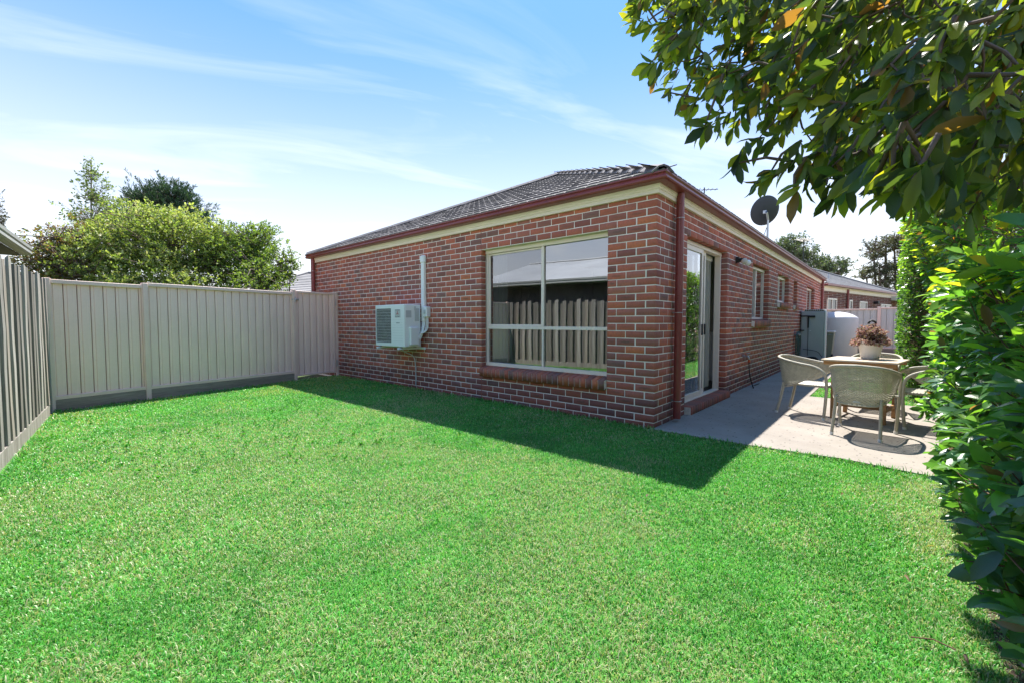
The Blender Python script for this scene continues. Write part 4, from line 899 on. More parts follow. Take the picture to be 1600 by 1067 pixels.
# ------------------------------------------------------------------ outdoor furniture
def make_chair():
    """woven tub armchair, faces local +Y; returns list of (name, mesh, material, parent index)"""
    parts = []
    half_ = [(.262, .235, 0.0), (.275, .255, .22), (.283, .262, .44), (.290, .235, .575), (.297, .13, .645), (.298, -.02, .672), (.275, -.19, .705), (.19, -.305, .735), (0, -.345, .748)]
    rimR = hermite(half_, 8); rim = np.concatenate([rimR, (rimR*np.array((-1, 1, 1)))[::-1][1:]])
    q = MB(); q.tube(rim[::1], .0165, 10); parts.append(('arm_frame', q.mesh('arm_frame', True), 'wframe'))
    for sx in (-1, 1):
        q = MB(); q.tube(hermite([(sx*.205, -.235, .40), (sx*.205, -.25, .30), (sx*.212, -.285, .12), (sx*.216, -.31, 0.02)], 4), .0165, 10); parts.append(('leg', q.mesh('leg', True), 'wframe'))
        for ft in ([(sx*.216, -.31, 0.0), (sx*.2155, -.307, .03)], [(sx*.262, .235, 0), (sx*.263, .237, .03)]):
            q = MB(); q.tube(ft, .019, 10); parts.append(('foot_cap', q.mesh('foot_cap', True), 'white2'))
    # seat frame and woven seat
    q = MB(); q.tube([(.235, .245, .405), (.245, 0, .405), (.205, -.235, .405), (-.205, -.235, .405), (-.245, 0, .405), (-.235, .245, .405)], .014, 8, closed=True); q.tube([(.285, .25, .40), (-.285, .25, .40)], .013, 8); parts.append(('seat_frame', q.mesh('seat_frame', True), 'wframe'))
    q = MB(); n = 34
    for i in range(n):
        y = -.235+i*.485/n; w = .205+(.04 if y > 0 else .04*(y+.235)/.235); V = []; m = 36
        for j in range(m+1):
            x = -w+2*w*j/m; z = .4165+.0032*math.cos(math.pi*(j+i)); V += [(x, y+.0015, z), (x, y+.0115, z)]
        q.add(V, [(2*j, 2*j+2, 2*j+3, 2*j+1) for j in range(m)])
    for j in range(19):
        u = -1+2*j/18; q.add([(u*.205-.004, -.235, .4165), (u*.205+.004, -.235, .4165), (u*.243+.004, .245, .4165), (u*.243-.004, .245, .4165)], [(0, 1, 2, 3)])
    parts.append(('seat', q.mesh('seat'), 'wicker'))
    # woven shell from arm to arm
    arm = rim[26:-26]; T = np.linspace(-1, 1, len(arm)); up = arm
    tt = np.linspace(-1, 1, 141)
    upper = np.stack([np.interp(tt, T, up[:, k]) for k in range(3)], 1)
    low = []
    for t_, P in zip(tt, upper):
        a = abs(t_); zl = .335+(P[2]-.335)*min(1, (a/.97)**2.6) ; s = .80+.20*a**1.5; yb = P[1]*(.80+.20*a) if P[1] < 0 else P[1]; low.append((P[0]*s, yb, min(zl, P[2]-.004)))
    low = np.array(low); rows = 30; q = MB()
    Nn = np.gradient(upper, axis=0); Nn = np.stack([Nn[:, 1], -Nn[:, 0], np.zeros(len(Nn))], 1); Nn /= np.linalg.norm(Nn, axis=1)[:, None]
    for r in range(rows):
        f0, f1 = (r+.03)/rows, (r+.95)/rows; V = []
        for j in range(141):
            o_ = .0055*math.cos(math.pi*(j//2+r)+math.pi*.5*(j % 2)); a = low[j]+(upper[j]-low[j])*f0+Nn[j]*o_; b = low[j]+(upper[j]-low[j])*f1+Nn[j]*o_; V += [a, b]
        q.add(V, [(2*j, 2*j+2, 2*j+3, 2*j+1) for j in range(140)])
    for j in range(0, 141, 2):
        d = (upper[min(j+1, 140)]-upper[max(j-1, 0)]); d = d/np.linalg.norm(d)*.0032; q.add([low[j]-d, low[j]+d, upper[j]+d, upper[j]-d], [(0, 1, 2, 3)])
    parts.append(('woven_back', q.mesh('woven_back'), 'wicker'))
    q = MB(); q.tube(low[4:-4:2], .009, 6); parts.append(('lower_rim', q.mesh('lower_rim', True), 'wframe'))
    q = MB(); q.box((-.035, -.287, .362), (.035, -.279, .380), .002); parts.append(('maker_plate', q.mesh('maker_plate'), 'badge'))
    return parts
CH = make_chair()
for nm_, me_, mt_ in CH: me_.transform(Matrix.Diagonal((.92, 1, 1, 1)))
def place_chair(x, y, rz, label):
    c = thing('wicker_chair', label, 'chair', (x, y, 0.0), rz, 'wicker chairs around the patio table', True)
    for nm, me, mt in CH: link(nm, me, MAT[mt], c)
place_chair(1.772, 1.265, R(-8), 'wicker armchair with its back to the lawn, nearest the grass')
place_chair(1.215, 2.03, R(-103), 'wicker armchair seen from the side, nearest the brick wall')
place_chair(2.33, 2.05, R(96), 'wicker armchair half hidden by the hedge leaves')
place_chair(1.82, 3.05, R(172), 'wicker armchair on the far side of the table behind the pot')
# folding teak table
tb = thing('patio_table', 'small wooden slatted patio table between the wicker chairs', 'table', (1.745, 2.22, 0), R(-9), None, True)
w, d, h = .365, .365, .735
for i in range(8):
    y = -d+i*2*d/8; MB().box((-w, y+.004, h-.020), (w, y+2*d/8-.004, h), .003).build('slat', MAT['teaksunlit'], tb)
for sy in (-1, 1): MB().box((-w+.02, sy*(d-.05)-.014, h-.065), (w-.02, sy*(d-.05)+.014, h-.0205), .003).build('apron', MAT['teak'], tb)
for sx in (-1, 1):
    for sy in (-1, 1): MB().box((sx*.245-.022, sy*.29-.014, 0), (sx*.245+.022, sy*.29+.014, h-.066), .003).build('leg', MAT['teak'], tb)
for sy in (-1, 1):
    MB().box((-.245, sy*.29-.030, .235), (.245, sy*.29-.0145, .285), .003).build('stretcher', MAT['teak'], tb)
MB().box((-.245, -.012, .12), (.245, .012, .19), .003).build('stretcher', MAT['teak'], tb); MB().box((-.02, -.0135, .145), (.05, -.0125, .172)).build('maker_plate', MAT['badge'], tb)
for sx in (-1, 1): MB().box((sx*.245-.012, -.29, .13), (sx*.245+.012, .29, .175), .003).build('side_rail', MAT['teak'], tb)
# pot and dried pink succulent
pc = np.array((1.79, 2.33, .7365))
pt = thing('flower_pot', 'white plastic pot on the wooden patio table', 'pot', tuple(pc))
q = MB(); q.lathe([(0, 0), (.085, 0), (.092, .012), (.095, .022), (.120, .160), (.130, .198), (.132, .206), (.126, .207), (.119, .19), (0, .182)], tuple(pc), 32); q.build('pot_body', MAT['potw'], pt, True)
MB().lathe([(0, .184), (.118, .188)], tuple(pc), 20).build('potting_soil', MAT['soil'], pt)

# ------------------------------------------------------------------ foliage
LEAF_T = np.array([(0, 0, 0), (.20, 0, -.004), (.20, -.27, .03), (.20, .27, .03), (.50, 0, -.018), (.50, -.50, .045), (.50, .50, .045), (.80, 0, -.065), (.80, -.37, -.02), (.80, .37, -.02), (1, 0, -.14)])
LEAF_F = [np.array([(0, 1, 2), (0, 3, 1), (7, 10, 8), (7, 9, 10)]), np.array([(1, 4, 5, 2), (1, 3, 6, 4), (4, 7, 8, 5), (4, 6, 9, 7)])]
LEAF2_T = np.array([(0, 0, 0), (.55, -.5, .06), (1, 0, -.06), (.55, .5, .06)]); LEAF2_F = [np.array([(0, 3, 2, 1)])]
def norm(a): return a/(np.linalg.norm(a, axis=-1, keepdims=True)+1e-12)
def leaf_frames(d, up_bias=1.0, jitter=.5):
    n = len(d); d = norm(d); up = np.array((0, 0, up_bias))+rng.normal(0, jitter, (n, 3)); s = norm(np.cross(up, d)); nn = np.cross(d, s); return d, s, nn
def leaf_verts(P, d, s, nn, L, W, T): return P[:, None]+T[None, :, :1]*d[:, None]*L[:, None, None]+T[None, :, 1:2]*s[:, None]*W[:, None, None]+T[None, :, 2:3]*nn[:, None]*L[:, None, None]
def foliage(parent, P, d, L, W, col, mat, detail=True, singles=0, up_bias=1.0, jitter=.5, name='foliage'):
    T, FF = (LEAF_T, LEAF_F) if detail else (LEAF2_T, LEAF2_F); d, s, nn = leaf_frames(d, up_bias, jitter); og = ORIG[parent.name]; keep = np.ones(len(P), bool)
    if singles:
        u, v, z = project(P+d*L[:, None]*.5); sc = L/z*(.3+np.abs(((CAM-P)/np.linalg.norm(CAM-P, axis=1)[:, None]*nn).sum(1))); sc[(u < 0) | (u > 1600) | (v < 0) | (v > 1067) | (z > 1e5)] = 0
        # nearest first along each direction of view, so hidden leaves are not chosen
        grid = {}; order = np.argsort(z); vis = []
        for i in order:
            if sc[i] <= 0: continue
            k = (int(u[i]/9), int(v[i]/9))
            if grid.get(k, 0) < 1: grid[k] = grid.get(k, 0)+1; vis.append(i)
        vis = np.array(vis); pick = vis[np.argsort(-sc[vis])[:singles]]; keep[pick] = False; var = {}
        for i in pick:
            key = (tuple(np.round(col[i]*22).astype(int)), int(W[i]/L[i]*8))
            if key not in var:
                V = LEAF_T*np.array((1, W[i]/L[i], 1)); var[key] = mesh_np('leaf', V, LEAF_F, np.tile(col[i], (11, 1)), True)
            o = link('leaf', var[key], mat, parent); m_ = Matrix((tuple(d[i]), tuple(s[i]), tuple(nn[i]))).transposed().to_4x4(); o.matrix_local = Matrix.Translation(Vector(P[i]-og))@m_@Matrix.Scale(L[i], 4)
    P, d, s, nn, L, W, col = P[keep], d[keep], s[keep], nn[keep], L[keep], W[keep], col[keep]
    V = leaf_verts(P-og, d, s, nn, L, W, T); k = len(T); off = (np.arange(len(P))*k)[:, None, None]
    me = mesh_np(name, V.reshape(-1, 3), [(f[None]+off).reshape(-1, f.shape[1]) for f in FF], np.repeat(col, k, 0), True)
    return tag(link(name, me, mat, parent), kind='stuff')
def palette(n, cols, w, jit=.18):
    c = np.array(cols)[rng.choice(len(cols), n, p=np.array(w)/sum(w))]; return np.clip(c*rng.normal(1, jit, (n, 1))*rng.normal(1, .05, (n, 3)), .004, 1)
def twigs(tips, dirs, per, L, W, spread=.16, ang=(.5, 1.15), droop=.25, lvar=.22):
    """leaves set round the last stretch of each twig"""
    n = len(tips); t = rng.random((n, per)); t = t**.7; ph = rng.random((n, 1))*6.28+np.arange(per)[None]*2.4; a = rng.uniform(*ang, (n, per))
    d = norm(dirs); r1 = norm(np.cross(d, rng.normal(size=(n, 3)))); r2 = np.cross(d, r1)
    P = tips[:, None]-d[:, None]*((1-t)*spread)[..., None]
    ld = d[:, None]*np.cos(a)[..., None]+(r1[:, None]*np.cos(ph)[..., None]+r2[:, None]*np.sin(ph)[..., None])*np.sin(a)[..., None]; ld[..., 2] -= droop
    k = n*per; LL = L*rng.normal(1, lvar, k).clip(.45, 1.5); return P.reshape(-1, 3), ld.reshape(-1, 3), LL, LL*(W/L)*rng.normal(1, .1, k).clip(.6, 1.4)
def stems(parent, A, B, r, mat, name='branch', sag=.04, sides=4):
    V = []; n = len(A); Mi = (A+B)/2+rng.normal(0, sag, (n, 3)); og = ORIG[parent.name]; d = norm(B-A); s = norm(np.cross(d, np.array((.3, .2, 1.0)))); u = np.cross(d, s)
    r = np.broadcast_to(np.array(r, float), (n,)); a = np.arange(sides)*2*math.pi/sides; rings = []
    for P, k in ((A, 1.0), (Mi, .8), (B, .5)): rings.append(P[:, None]-og+(np.cos(a)[None, :, None]*s[:, None]+np.sin(a)[None, :, None]*u[:, None])*(r*k)[:, None, None])
    V = np.concatenate(rings, 1); off = (np.arange(n)*3*sides)[:, None, None]; F = np.array([(j*sides+k, j*sides+(k+1) % sides, (j+1)*sides+(k+1) % sides, (j+1)*sides+k) for j in range(2) for k in range(sides)])
    return link(name, mesh_np(name, V.reshape(-1, 3), [(F[None]+off).reshape(-1, 4)], smooth=True), mat, parent)

# --- pot plant
plant = thing('succulent_plant', 'dried pink and tan succulent growing in the white pot', 'plant', tuple(pc+np.array((0, 0, .19))))
n = 300; th = rng.random(n)*6.28; rr = .20*rng.random(n)**.55; tips = pc+np.stack([rr*np.cos(th), rr*np.sin(th), .22+.20*(1-(rr/.2)**2)*rng.random(n)+.04*rng.random(n)], 1); tips[rr > .15, 2] -= .05
P, d, L, W = twigs(tips, norm(tips-pc-np.array((0, 0, .12))), 12, .026, .016, .05, droop=-.1)
foliage(plant, P, d, L, W, palette(len(P), [(.50, .27, .25), (.62, .44, .38), (.42, .28, .16), (.52, .46, .24), (.66, .52, .49)], [.3, .25, .2, .1, .15]), MAT['succulent'], False, jitter=1.0)
stems(plant, np.tile(pc+np.array((0, 0, .17)), (n, 1))+rng.normal(0, .04, (n, 3))*np.array((1, 1, 0)), tips, .0035, MAT['twig'], 'stalks', .015)
ck = pc+np.array((.03, .02, 0))
MB().tube(hermite([ck+np.array((.01, 0, .2)), ck+np.array((.01, 0, .42)), ck+np.array((.008, 0, .452)), ck+np.array((-.03, -.005, .468)), ck+np.array((-.055, -.01, .445)), ck+np.array((-.055, -.01, .43))], 6), .011, 8).build('hanger_hook', MAT['black'], pt, True)

# --- near hedge shrub (large glossy dark leaves) : beside the lawn
def hedge(name, label, y0, y1, xface, xback, ztop, ntw, per, L, W, cols, w, singles, topcols=None, lean=-.55, zlow=.05, mat='leaf', twr=.004, bulge=.10, seed=1, overhang=0.0):
    h = thing(name, label, 'shrub', ((xface+xback)/2+.2, (y0+y1)/2, 0), group=None)
    y = rng.uniform(y0, y1, ntw); z = zlow+(ztop-zlow)*rng.random(ntw)**.9; dx = rng.random(ntw)**1.7*(xback-xface)
    bl = bulge*(vnoise(y*2.2+seed, z*2.2, seed)-.5)*2
    zt = ztop*(1-.18*(vnoise(y*1.7, y*0+seed, seed+3))); z = np.minimum(z, zt)
    x = xface+bl+dx+np.where(z < .35, .06, 0)-overhang*np.clip((z-1.6)/.9, 0, 1)
    tips = np.stack([x, y, z], 1); top = z > zt-.45
    dirs = np.stack([np.full(ntw, lean)+rng.normal(0, .35, ntw), rng.normal(-.15, .45, ntw), rng.uniform(-.15, .75, ntw)+np.where(top, .5, 0)], 1)
    dirs[:, 0] = np.minimum(dirs[:, 0], -.18)
    P, d, LL, WW = twigs(tips, dirs, per, L, W, .17)
    c = palette(len(P), cols, w)
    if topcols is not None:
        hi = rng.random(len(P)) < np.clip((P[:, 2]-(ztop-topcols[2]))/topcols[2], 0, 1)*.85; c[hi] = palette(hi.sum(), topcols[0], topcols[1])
    foliage(h, P, d, LL, WW, c, MAT[mat], L > .08, singles)
    nd = norm(dirs); A = tips-nd*rng.uniform(.18, .4, (ntw, 1)); A[:, 0] = np.minimum(A[:, 0]+.05, xback+.1); A[:, 2] = np.maximum(A[:, 2], .02); stems(h, A, tips, twr, MAT['twig'], 'twigs', .015)
    nm = int((y1-y0)*5)+2
    for i in range(nm):
        yy = y0+(i+.5)*(y1-y0)/nm; xx = xface+(xback-xface)*rng.uniform(.55, .95); q = MB(); zt_ = ztop*rng.uniform(.75, .95)
        q.tube(hermite([(xx, yy, -.05), (xx+rng.normal(0, .05), yy+rng.normal(0, .05), zt_*.35), (xx+rng.normal(0, .1), yy+rng.normal(0, .1), zt_*.7), (xx+rng.normal(0, .12), yy+rng.normal(0, .12), zt_)], 4), np.linspace(.018, .006, 13), 6); q.build('stem', MAT['bark'], h, True)
    return h
DK = [(.080, .180, .080), (.100, .225, .075), (.065, .145, .090), (.145, .30, .072), (.23, .42, .07), (.22, .13, .09)]
LIME = ([(.36, .50, .06), (.26, .44, .06), (.46, .50, .06), (.60, .44, .06), (.58, .22, .06), (.16, .30, .06)], [.28, .28, .16, .06, .03, .19])  # lime new growth, with the sunlit look of the tops also in the colour
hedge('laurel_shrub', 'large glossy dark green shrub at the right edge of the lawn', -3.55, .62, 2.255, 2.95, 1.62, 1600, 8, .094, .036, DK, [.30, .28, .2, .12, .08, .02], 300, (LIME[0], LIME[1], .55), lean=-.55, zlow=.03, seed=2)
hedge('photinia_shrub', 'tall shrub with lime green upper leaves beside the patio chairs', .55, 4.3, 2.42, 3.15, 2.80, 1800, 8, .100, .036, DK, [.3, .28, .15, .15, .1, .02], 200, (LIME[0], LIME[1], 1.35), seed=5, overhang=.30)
hedge('clipped_hedge', 'dense small leaved green hedge beside the far lawn strip', 4.2, 10.0, 2.12, 3.0, 2.85, 5200, 10, .058, .026, [(.065, .14, .045), (.09, .195, .045), (.042, .09, .045), (.15, .28, .045)], [.35, .3, .2, .15], 0, ([(.32, .46, .06), (.24, .40, .06)], [.5, .5], .9), bulge=.07, seed=9)
# timber edging along the bed, boundary fence behind the shrubs
ed = thing('garden_edging', 'low weathered timber edging under the glossy shrub', 'edging', (2.36, -2, 0))
for i in range(4):
    q = MB(); y_ = -5.2+i*1.28; q.box((2.345, y_, -.05), (2.372, y_+1.27, .115+rng.uniform(-.008, .008)), .003); q.build('board', MAT['paling'], ed, colored=True)
sf = thing('side_fence', 'beige steel boundary fence hidden behind the shrubs on the right', 'fence', (3.3, 6, 0))
for i in range(10):
    a, b = np.array((3.32, -6.0+2.4*i)), np.array((3.32, -3.63+2.4*i)); fence_panel(sf, b, a, .05, 1.70); rail(sf, a, b, 1.68, 1.73); post(sf, a-np.array((0, .015)), 1.76, R(90), .07)

# --- overhanging tree
ot = thing('overhanging_tree', 'broad leaved evergreen tree overhanging the top right corner', 'tree', (3.05, -2.4, 0))
bx = [985, 1000, 1050, 1100, 1160, 1230, 1300, 1370, 1420, 1470, 1540, 1700]; bv = [40, 128, 180, 215, 225, 245, 262, 285, 330, 330, 340, 360]
tips = []; dirs = []
while len(tips) < 860:
    u = 985+715*rng.random(); vmax = np.interp(u, bx, bv); v = -110+(vmax+110)*rng.random()**.8
    dmax = np.interp(u, [985, 1100, 1300, 1450, 1700], [3.1, 3.0, 2.9, 2.7, 2.5]); dmin = np.interp(u, [985, 1100, 1250, 1400, 1700], [2.4, 1.95, 1.55, 1.15, .95])
    if vmax-v < 90 and rng.random() < .35: continue
    dd = dmin+(dmax-dmin)*rng.random()**.75
    p_ = depth_point(u, v, dd)
    if p_[2] < 1.55 or p_[2] > 4.6: continue
    sh = np.array((p_[0]+.288*p_[2], p_[1]-.48*p_[2], 0.0)); us, vs_, zs = project(sh)     # keep the sunny lawn clear of this crown's shade
    if zs < 1e5 and vs_ < 1130 and us < 1500: continue
    tips.append(p_); dr_ = p_-np.array((2.9, -2.3, 2.9)); dr_ = dr_/np.linalg.norm(dr_)+rng.normal(0, .35, 3)+np.array((0, 0, -.15)); dirs.append(dr_)
# the low twig that hangs in front of the dish
for u, v, dd in [(1150, 268, 1.75), (1178, 300, 1.7), (1205, 280, 1.7), (1235, 268, 1.62), (1262, 290, 1.6), (1240, 318, 1.6), (1292, 300, 1.5), (1275, 262, 1.6), (1320, 255, 1.5), (1395, 290, 1.15), (1422, 300, 1.1), (1440, 275, 1.1), (1375, 265, 1.2), (1360, 300, 1.25), (1410, 250, 1.15), (1455, 310, 1.1), (1470, 285, 1.15), (1430, 322, 1.15), (1400, 312, 1.2), (1490, 318, 1.2), (1340, 285, 1.35), (1305, 322, 1.5)]:
    p_ = depth_point(u, v-12, dd); tips.append(p_); dirs.append(np.array((-.5, .2, -.55))+rng.normal(0, .25, 3))
tips = np.array(tips); dirs = np.array(dirs)
P, d, LL, WW = twigs(tips, dirs, 9, .087, .031, .10, (.45, 1.2), .38)
colT = palette(len(P), [(.085, .130, .045), (.115, .165, .045), (.055, .090, .048), (.17, .22, .045), (.28, .31, .045), (.22, .12, .06), (.50, .36, .05)], [.26, .27, .15, .17, .09, .05, .01])
mo = P[:, 0] < 1.15; hi = mo & (rng.random(len(P)) < .35); colT[hi] = palette(hi.sum(), [(.26, .33, .04), (.36, .40, .05), (.17, .24, .04)], [.4, .3, .3])
foliage(ot, P, d, LL, WW, colT, MAT['leaftree'], True, 300, .6, .9)
q = MB(); q.tube(hermite([(3.05, -2.4, -.1), (3.02, -2.38, .8), (2.95, -2.3, 1.7), (2.9, -2.2, 2.6), (2.85, -2.1, 3.4), (2.8, -2.0, 4.2)], 5), np.linspace(.095, .03, 26), 10); q.build('trunk', MAT['bark'], ot, True)
nodes = []; rad = []
ends = [(.1, -1.2, 3.0), (.5, -2.4, 3.2), (1.0, -.9, 2.6), (1.5, -2.0, 2.5), (.7, -1.6, 2.5), (1.9, -1.4, 2.15), (1.2, -3.0, 3.3), (2.2, -2.9, 3.1), (1.6, -1.2, 3.6), (2.4, -.6, 3.4), (1.9, -2.6, 2.35)]
for e in ends:
    z0_ = rng.uniform(1.9, 3.4); s_ = np.array((2.93, -2.28, z0_)); e = np.array(e); m1 = s_+(e-s_)*.35+np.array((0, 0, .22))+rng.normal(0, .05, 3); m2 = s_+(e-s_)*.7+np.array((0, 0, .16))+rng.normal(0, .05, 3)
    pth = hermite([s_, m1, m2, e], 7); ok_ = np.nonzero(((pth[:, None]-tips[None])**2).sum(2).min(1) < .14**2)[0]
    if len(ok_) == 0 or ok_[-1] < 3: continue
    pth = pth[:ok_[-1]+1]; q = MB(); q.tube(pth, np.linspace(.034, .008, len(pth)), 7); q.build('limb', MAT['bark'], ot, True); nodes.append(pth)
nodes = np.concatenate(nodes); dd = ((tips[:, None]-nodes[None])**2).sum(2); near = nodes[dd.argmin(1)]
# hierarchical twigs: attach to a nearby tip that is closer to the limb, else to the limb
dist = np.sqrt(dd.min(1)); order = np.argsort(dist); att = near.copy()
for ii, i in enumerate(order[40:], 40):
    pr = order[:ii]; ds_ = ((tips[pr]-tips[i])**2).sum(1); j = ds_.argmin()
    if math.sqrt(ds_[j]) < dist[i]*.8: att[i] = tips[pr[j]]-norm(dirs[pr[j]])*.08
stems(ot, att, tips, np.clip(.0045+dist*.004, .004, .009), MAT['bark'], 'twigs', .012)

# --- shrubs and trees beyond the fences
def crown_points(ellipsoids, n, shell=.5, noise=.42, seed=0):
    pts = []; w = np.array([e[3]*e[4]*e[5] for e in ellipsoids])**.67; k = rng.choice(len(ellipsoids), n, p=w/w.sum())
    e = np.array(ellipsoids)[k]; d = norm(rng.normal(size=(n, 3))); r = (shell+(1-shell)*rng.random(n)**.6)*(1+noise*(vnoise(d[:, 0]*3+7+k, d[:, 1]*3+d[:, 2]*3, seed)-.5)*2)
    r = r*np.where(rng.random(n) < .10, rng.uniform(1.0, 1.3, n), 1.0)
    return e[:, :3]+d*e[:, 3:6]*r[:, None], d
def bush(name, label, cat, base, ell, n, per, L, W, cols, w, mat='leafsoft', trunks=6, trunk_r=.03, barkm='bark', group=None, twig=True, topcols=None, spread=.14, droop=.1, limb_r=.012):
    b = thing(name, label, cat, (*base, 0), group=group); tips, d = crown_points(ell, n, seed=len(label)); dirs = d+np.array((0, 0, .45))+rng.normal(0, .3, (n, 3))
    P, ld, LL, WW = twigs(tips, dirs, per, L, W, spread, droop=droop); c = palette(len(P), cols, w)
    cl = vnoise(P[:, 1]*1.3+P[:, 0], P[:, 2]*1.5, 17); c *= (.78+.44*cl)[:, None]
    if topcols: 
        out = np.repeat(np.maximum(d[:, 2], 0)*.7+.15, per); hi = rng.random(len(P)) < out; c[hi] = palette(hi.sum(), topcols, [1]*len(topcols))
    foliage(b, P, ld, LL, WW, c, MAT[mat], False, 0, .6, .8, 'crown')
    base3 = np.array((*base, 0)); lim = []
    for i in range(trunks):
        e = ell[i % len(ell)]; tgt = np.array(e[:3])+rng.normal(0, .3, 3)*np.array(e[3:6]); s_ = base3+np.array((*(rng.normal(0, .12 if trunks > 1 else 0, 2)*(trunks > 1)), -.1)) if len(ell) < 2 or trunks == 1 else np.array((e[0]*.6+base[0]*.4, e[1]*.6+base[1]*.4, -.1))
        if trunks == 1: hi_ = max(ell, key=lambda q_: q_[2]+q_[5]); tgt = np.array((hi_[0], hi_[1], hi_[2]+hi_[5]*.6))
        pth = hermite([s_, s_*.6+tgt*.4+rng.normal(0, .08, 3), tgt], 6); q = MB(); q.tube(pth, np.linspace(trunk_r, trunk_r*.35, len(pth)), 7); q.build('trunk', MAT[barkm], b, True); lim.append(pth)
    lim = np.concatenate(lim); sel = rng.choice(n, min(n, 500), False); tl = tips[sel].copy()
    if trunks == 1: tl[:, 2] -= .75*np.hypot(tl[:, 0]-lim[:, 0].mean(), tl[:, 1]-lim[:, 1].mean())+.1
    D_ = ((tl[:, None]-lim[None])**2).sum(2).argmin(1); tag(stems(b, lim[D_], tips[sel], limb_r, MAT[barkm], 'branches', .06), kind='stuff')
    return b
def ell_at(u, v, dep, ru, rv, rd=None):      # ellipsoid seen at a pixel with pixel radii
    c = depth_point(u, v, dep); k = dep/FPX; return (*c, ru*k, (rd or ru*k), rv*k)
# colours of each crown are per leaf
GR = [(.085, .125, .030), (.12, .165, .035), (.055, .085, .028), (.17, .20, .05)]
bush('red_tipped_shrub', 'shrub with reddish brown leaves behind the left end of the steel fence', 'shrub', (-10.6, -3.9), [ell_at(95, 395, 9.6, 52, 36, .7), ell_at(75, 425, 9.6, 40, 40, .6), ell_at(140, 385, 10.2, 50, 42, .7), ell_at(90, 452, 9.4, 60, 30, .6)], 2000, 8, .06, .030, [(.21, .11, .065), (.14, .16, .05), (.26, .15, .075), (.18, .21, .06), (.10, .11, .05)], [.25, .25, .15, .2, .15], topcols=[(.33, .19, .09), (.30, .32, .09)])
bush('pale_green_shrub', 'tall bushy yellow green shrub behind the middle of the steel fence', 'shrub', (-10.6, -2.2), [ell_at(200, 385, 10, 75, 50, 1.0), ell_at(255, 365, 10.3, 62, 46, 1.0), ell_at(160, 410, 9.6, 60, 45, .8), ell_at(225, 350, 10.6, 48, 32, .8), ell_at(300, 380, 10.2, 60, 50, .9), ell_at(240, 425, 9.7, 85, 40, .9), ell_at(265, 345, 10.4, 30, 22, .5), ell_at(330, 385, 10.4, 45, 42, .7), ell_at(180, 455, 9.4, 80, 30, .6), ell_at(290, 455, 9.5, 80, 30, .6)], 5400, 8, .062, .030, [(.20, .26, .06), (.26, .32, .08), (.13, .18, .045), (.08, .11, .035)], [.35, .25, .25, .15], topcols=[(.44, .48, .18), (.36, .42, .13), (.50, .50, .27)])
bush('dark_green_shrub', 'darker green upright shrub behind the steel fence near the gate', 'shrub', (-10.0, -.8), [ell_at(370, 395, 10.4, 55, 45, .8), ell_at(400, 380, 10.6, 34, 34, .6), ell_at(345, 410, 10.2, 60, 42, .8), ell_at(425, 418, 10.2, 32, 34, .5), ell_at(450, 412, 10.4, 15, 30, .3), ell_at(405, 430, 10.0, 50, 24, .6), ell_at(415, 362, 10.8, 16, 14, .3), ell_at(390, 455, 9.7, 75, 30, .6)], 3100, 8, .058, .028, [(.11, .17, .045), (.16, .23, .05), (.065, .10, .035), (.24, .30, .08)], [.35, .25, .25, .15], topcols=[(.28, .35, .09), (.20, .28, .07)])
bush('birch_tree', 'slender loose leaved birch tree rising above the shrubs', 'tree', tuple(depth_point(150, 520, 17)[:2]), [ell_at(150, 335, 17, 36, 42, .9), ell_at(148, 290, 17, 24, 36, .6), ell_at(143, 262, 17, 10, 18, .3), ell_at(112, 338, 17, 12, 12, .3), ell_at(175, 330, 17, 20, 36, .5)], 420, 7, .085, .055, [(.15, .20, .07), (.20, .26, .08), (.26, .31, .10)], [.4, .35, .25], 'leafsoft', 1, .06, 'palebark', spread=.35, limb_r=.006)
# conifer with upright tufts
pn = bush('pine_tree', 'dark green pine tree standing behind the pale shrub', 'tree', tuple(depth_point(265, 520, 23)[:2]), [ell_at(262, 318, 23, 58, 30, 1.8), ell_at(235, 310, 23, 32, 22, 1.1), ell_at(275, 300, 23, 30, 20, 1.1), ell_at(315, 342, 23, 26, 16, .8), ell_at(250, 345, 23, 70, 30, 1.8), ell_at(222, 325, 23, 26, 20, .8)], 1500, 16, .19, .030, [(.045, .085, .055), (.06, .11, .06), (.035, .065, .048)], [.4, .35, .25], 'leaffar', 1, .22, spread=.42, droop=-.55)
bush('edge_tree', 'tip of a distant tree at the left edge above the grey roof', 'tree', tuple(depth_point(-6, 520, 40)[:2]), [ell_at(-8, 335, 40, 12, 34, 1.0)], 160, 8, .16, .08, [(.10, .10, .07), (.14, .13, .09)], [.5, .5], 'leaffar', 1, .1, spread=.5)
bush('round_tree', 'loose green tree behind the roof below the satellite dish', 'tree', tuple(depth_point(1245, 520, 34)[:2]), [ell_at(1240, 392, 34, 26, 26, 2.0), ell_at(1258, 410, 34, 24, 22, 1.6), ell_at(1222, 388, 34, 16, 16, 1.0)], 900, 8, .15, .085, [(.13, .17, .09), (.18, .22, .11), (.09, .12, .07)], [.4, .35, .25], 'leaffar', 1, .16, spread=.4)
bush('wispy_tree', 'small wispy green tree above the rear roof by the aerial', 'tree', tuple(depth_point(1300, 520, 36)[:2]), [ell_at(1302, 418, 36, 24, 17, 1.6), ell_at(1285, 412, 36, 16, 14, 1.0), ell_at(1318, 412, 36, 9, 11, .6)], 420, 8, .15, .08, [(.12, .16, .09), (.17, .21, .11)], [.5, .5], 'leaffar', 1, .14, spread=.4)
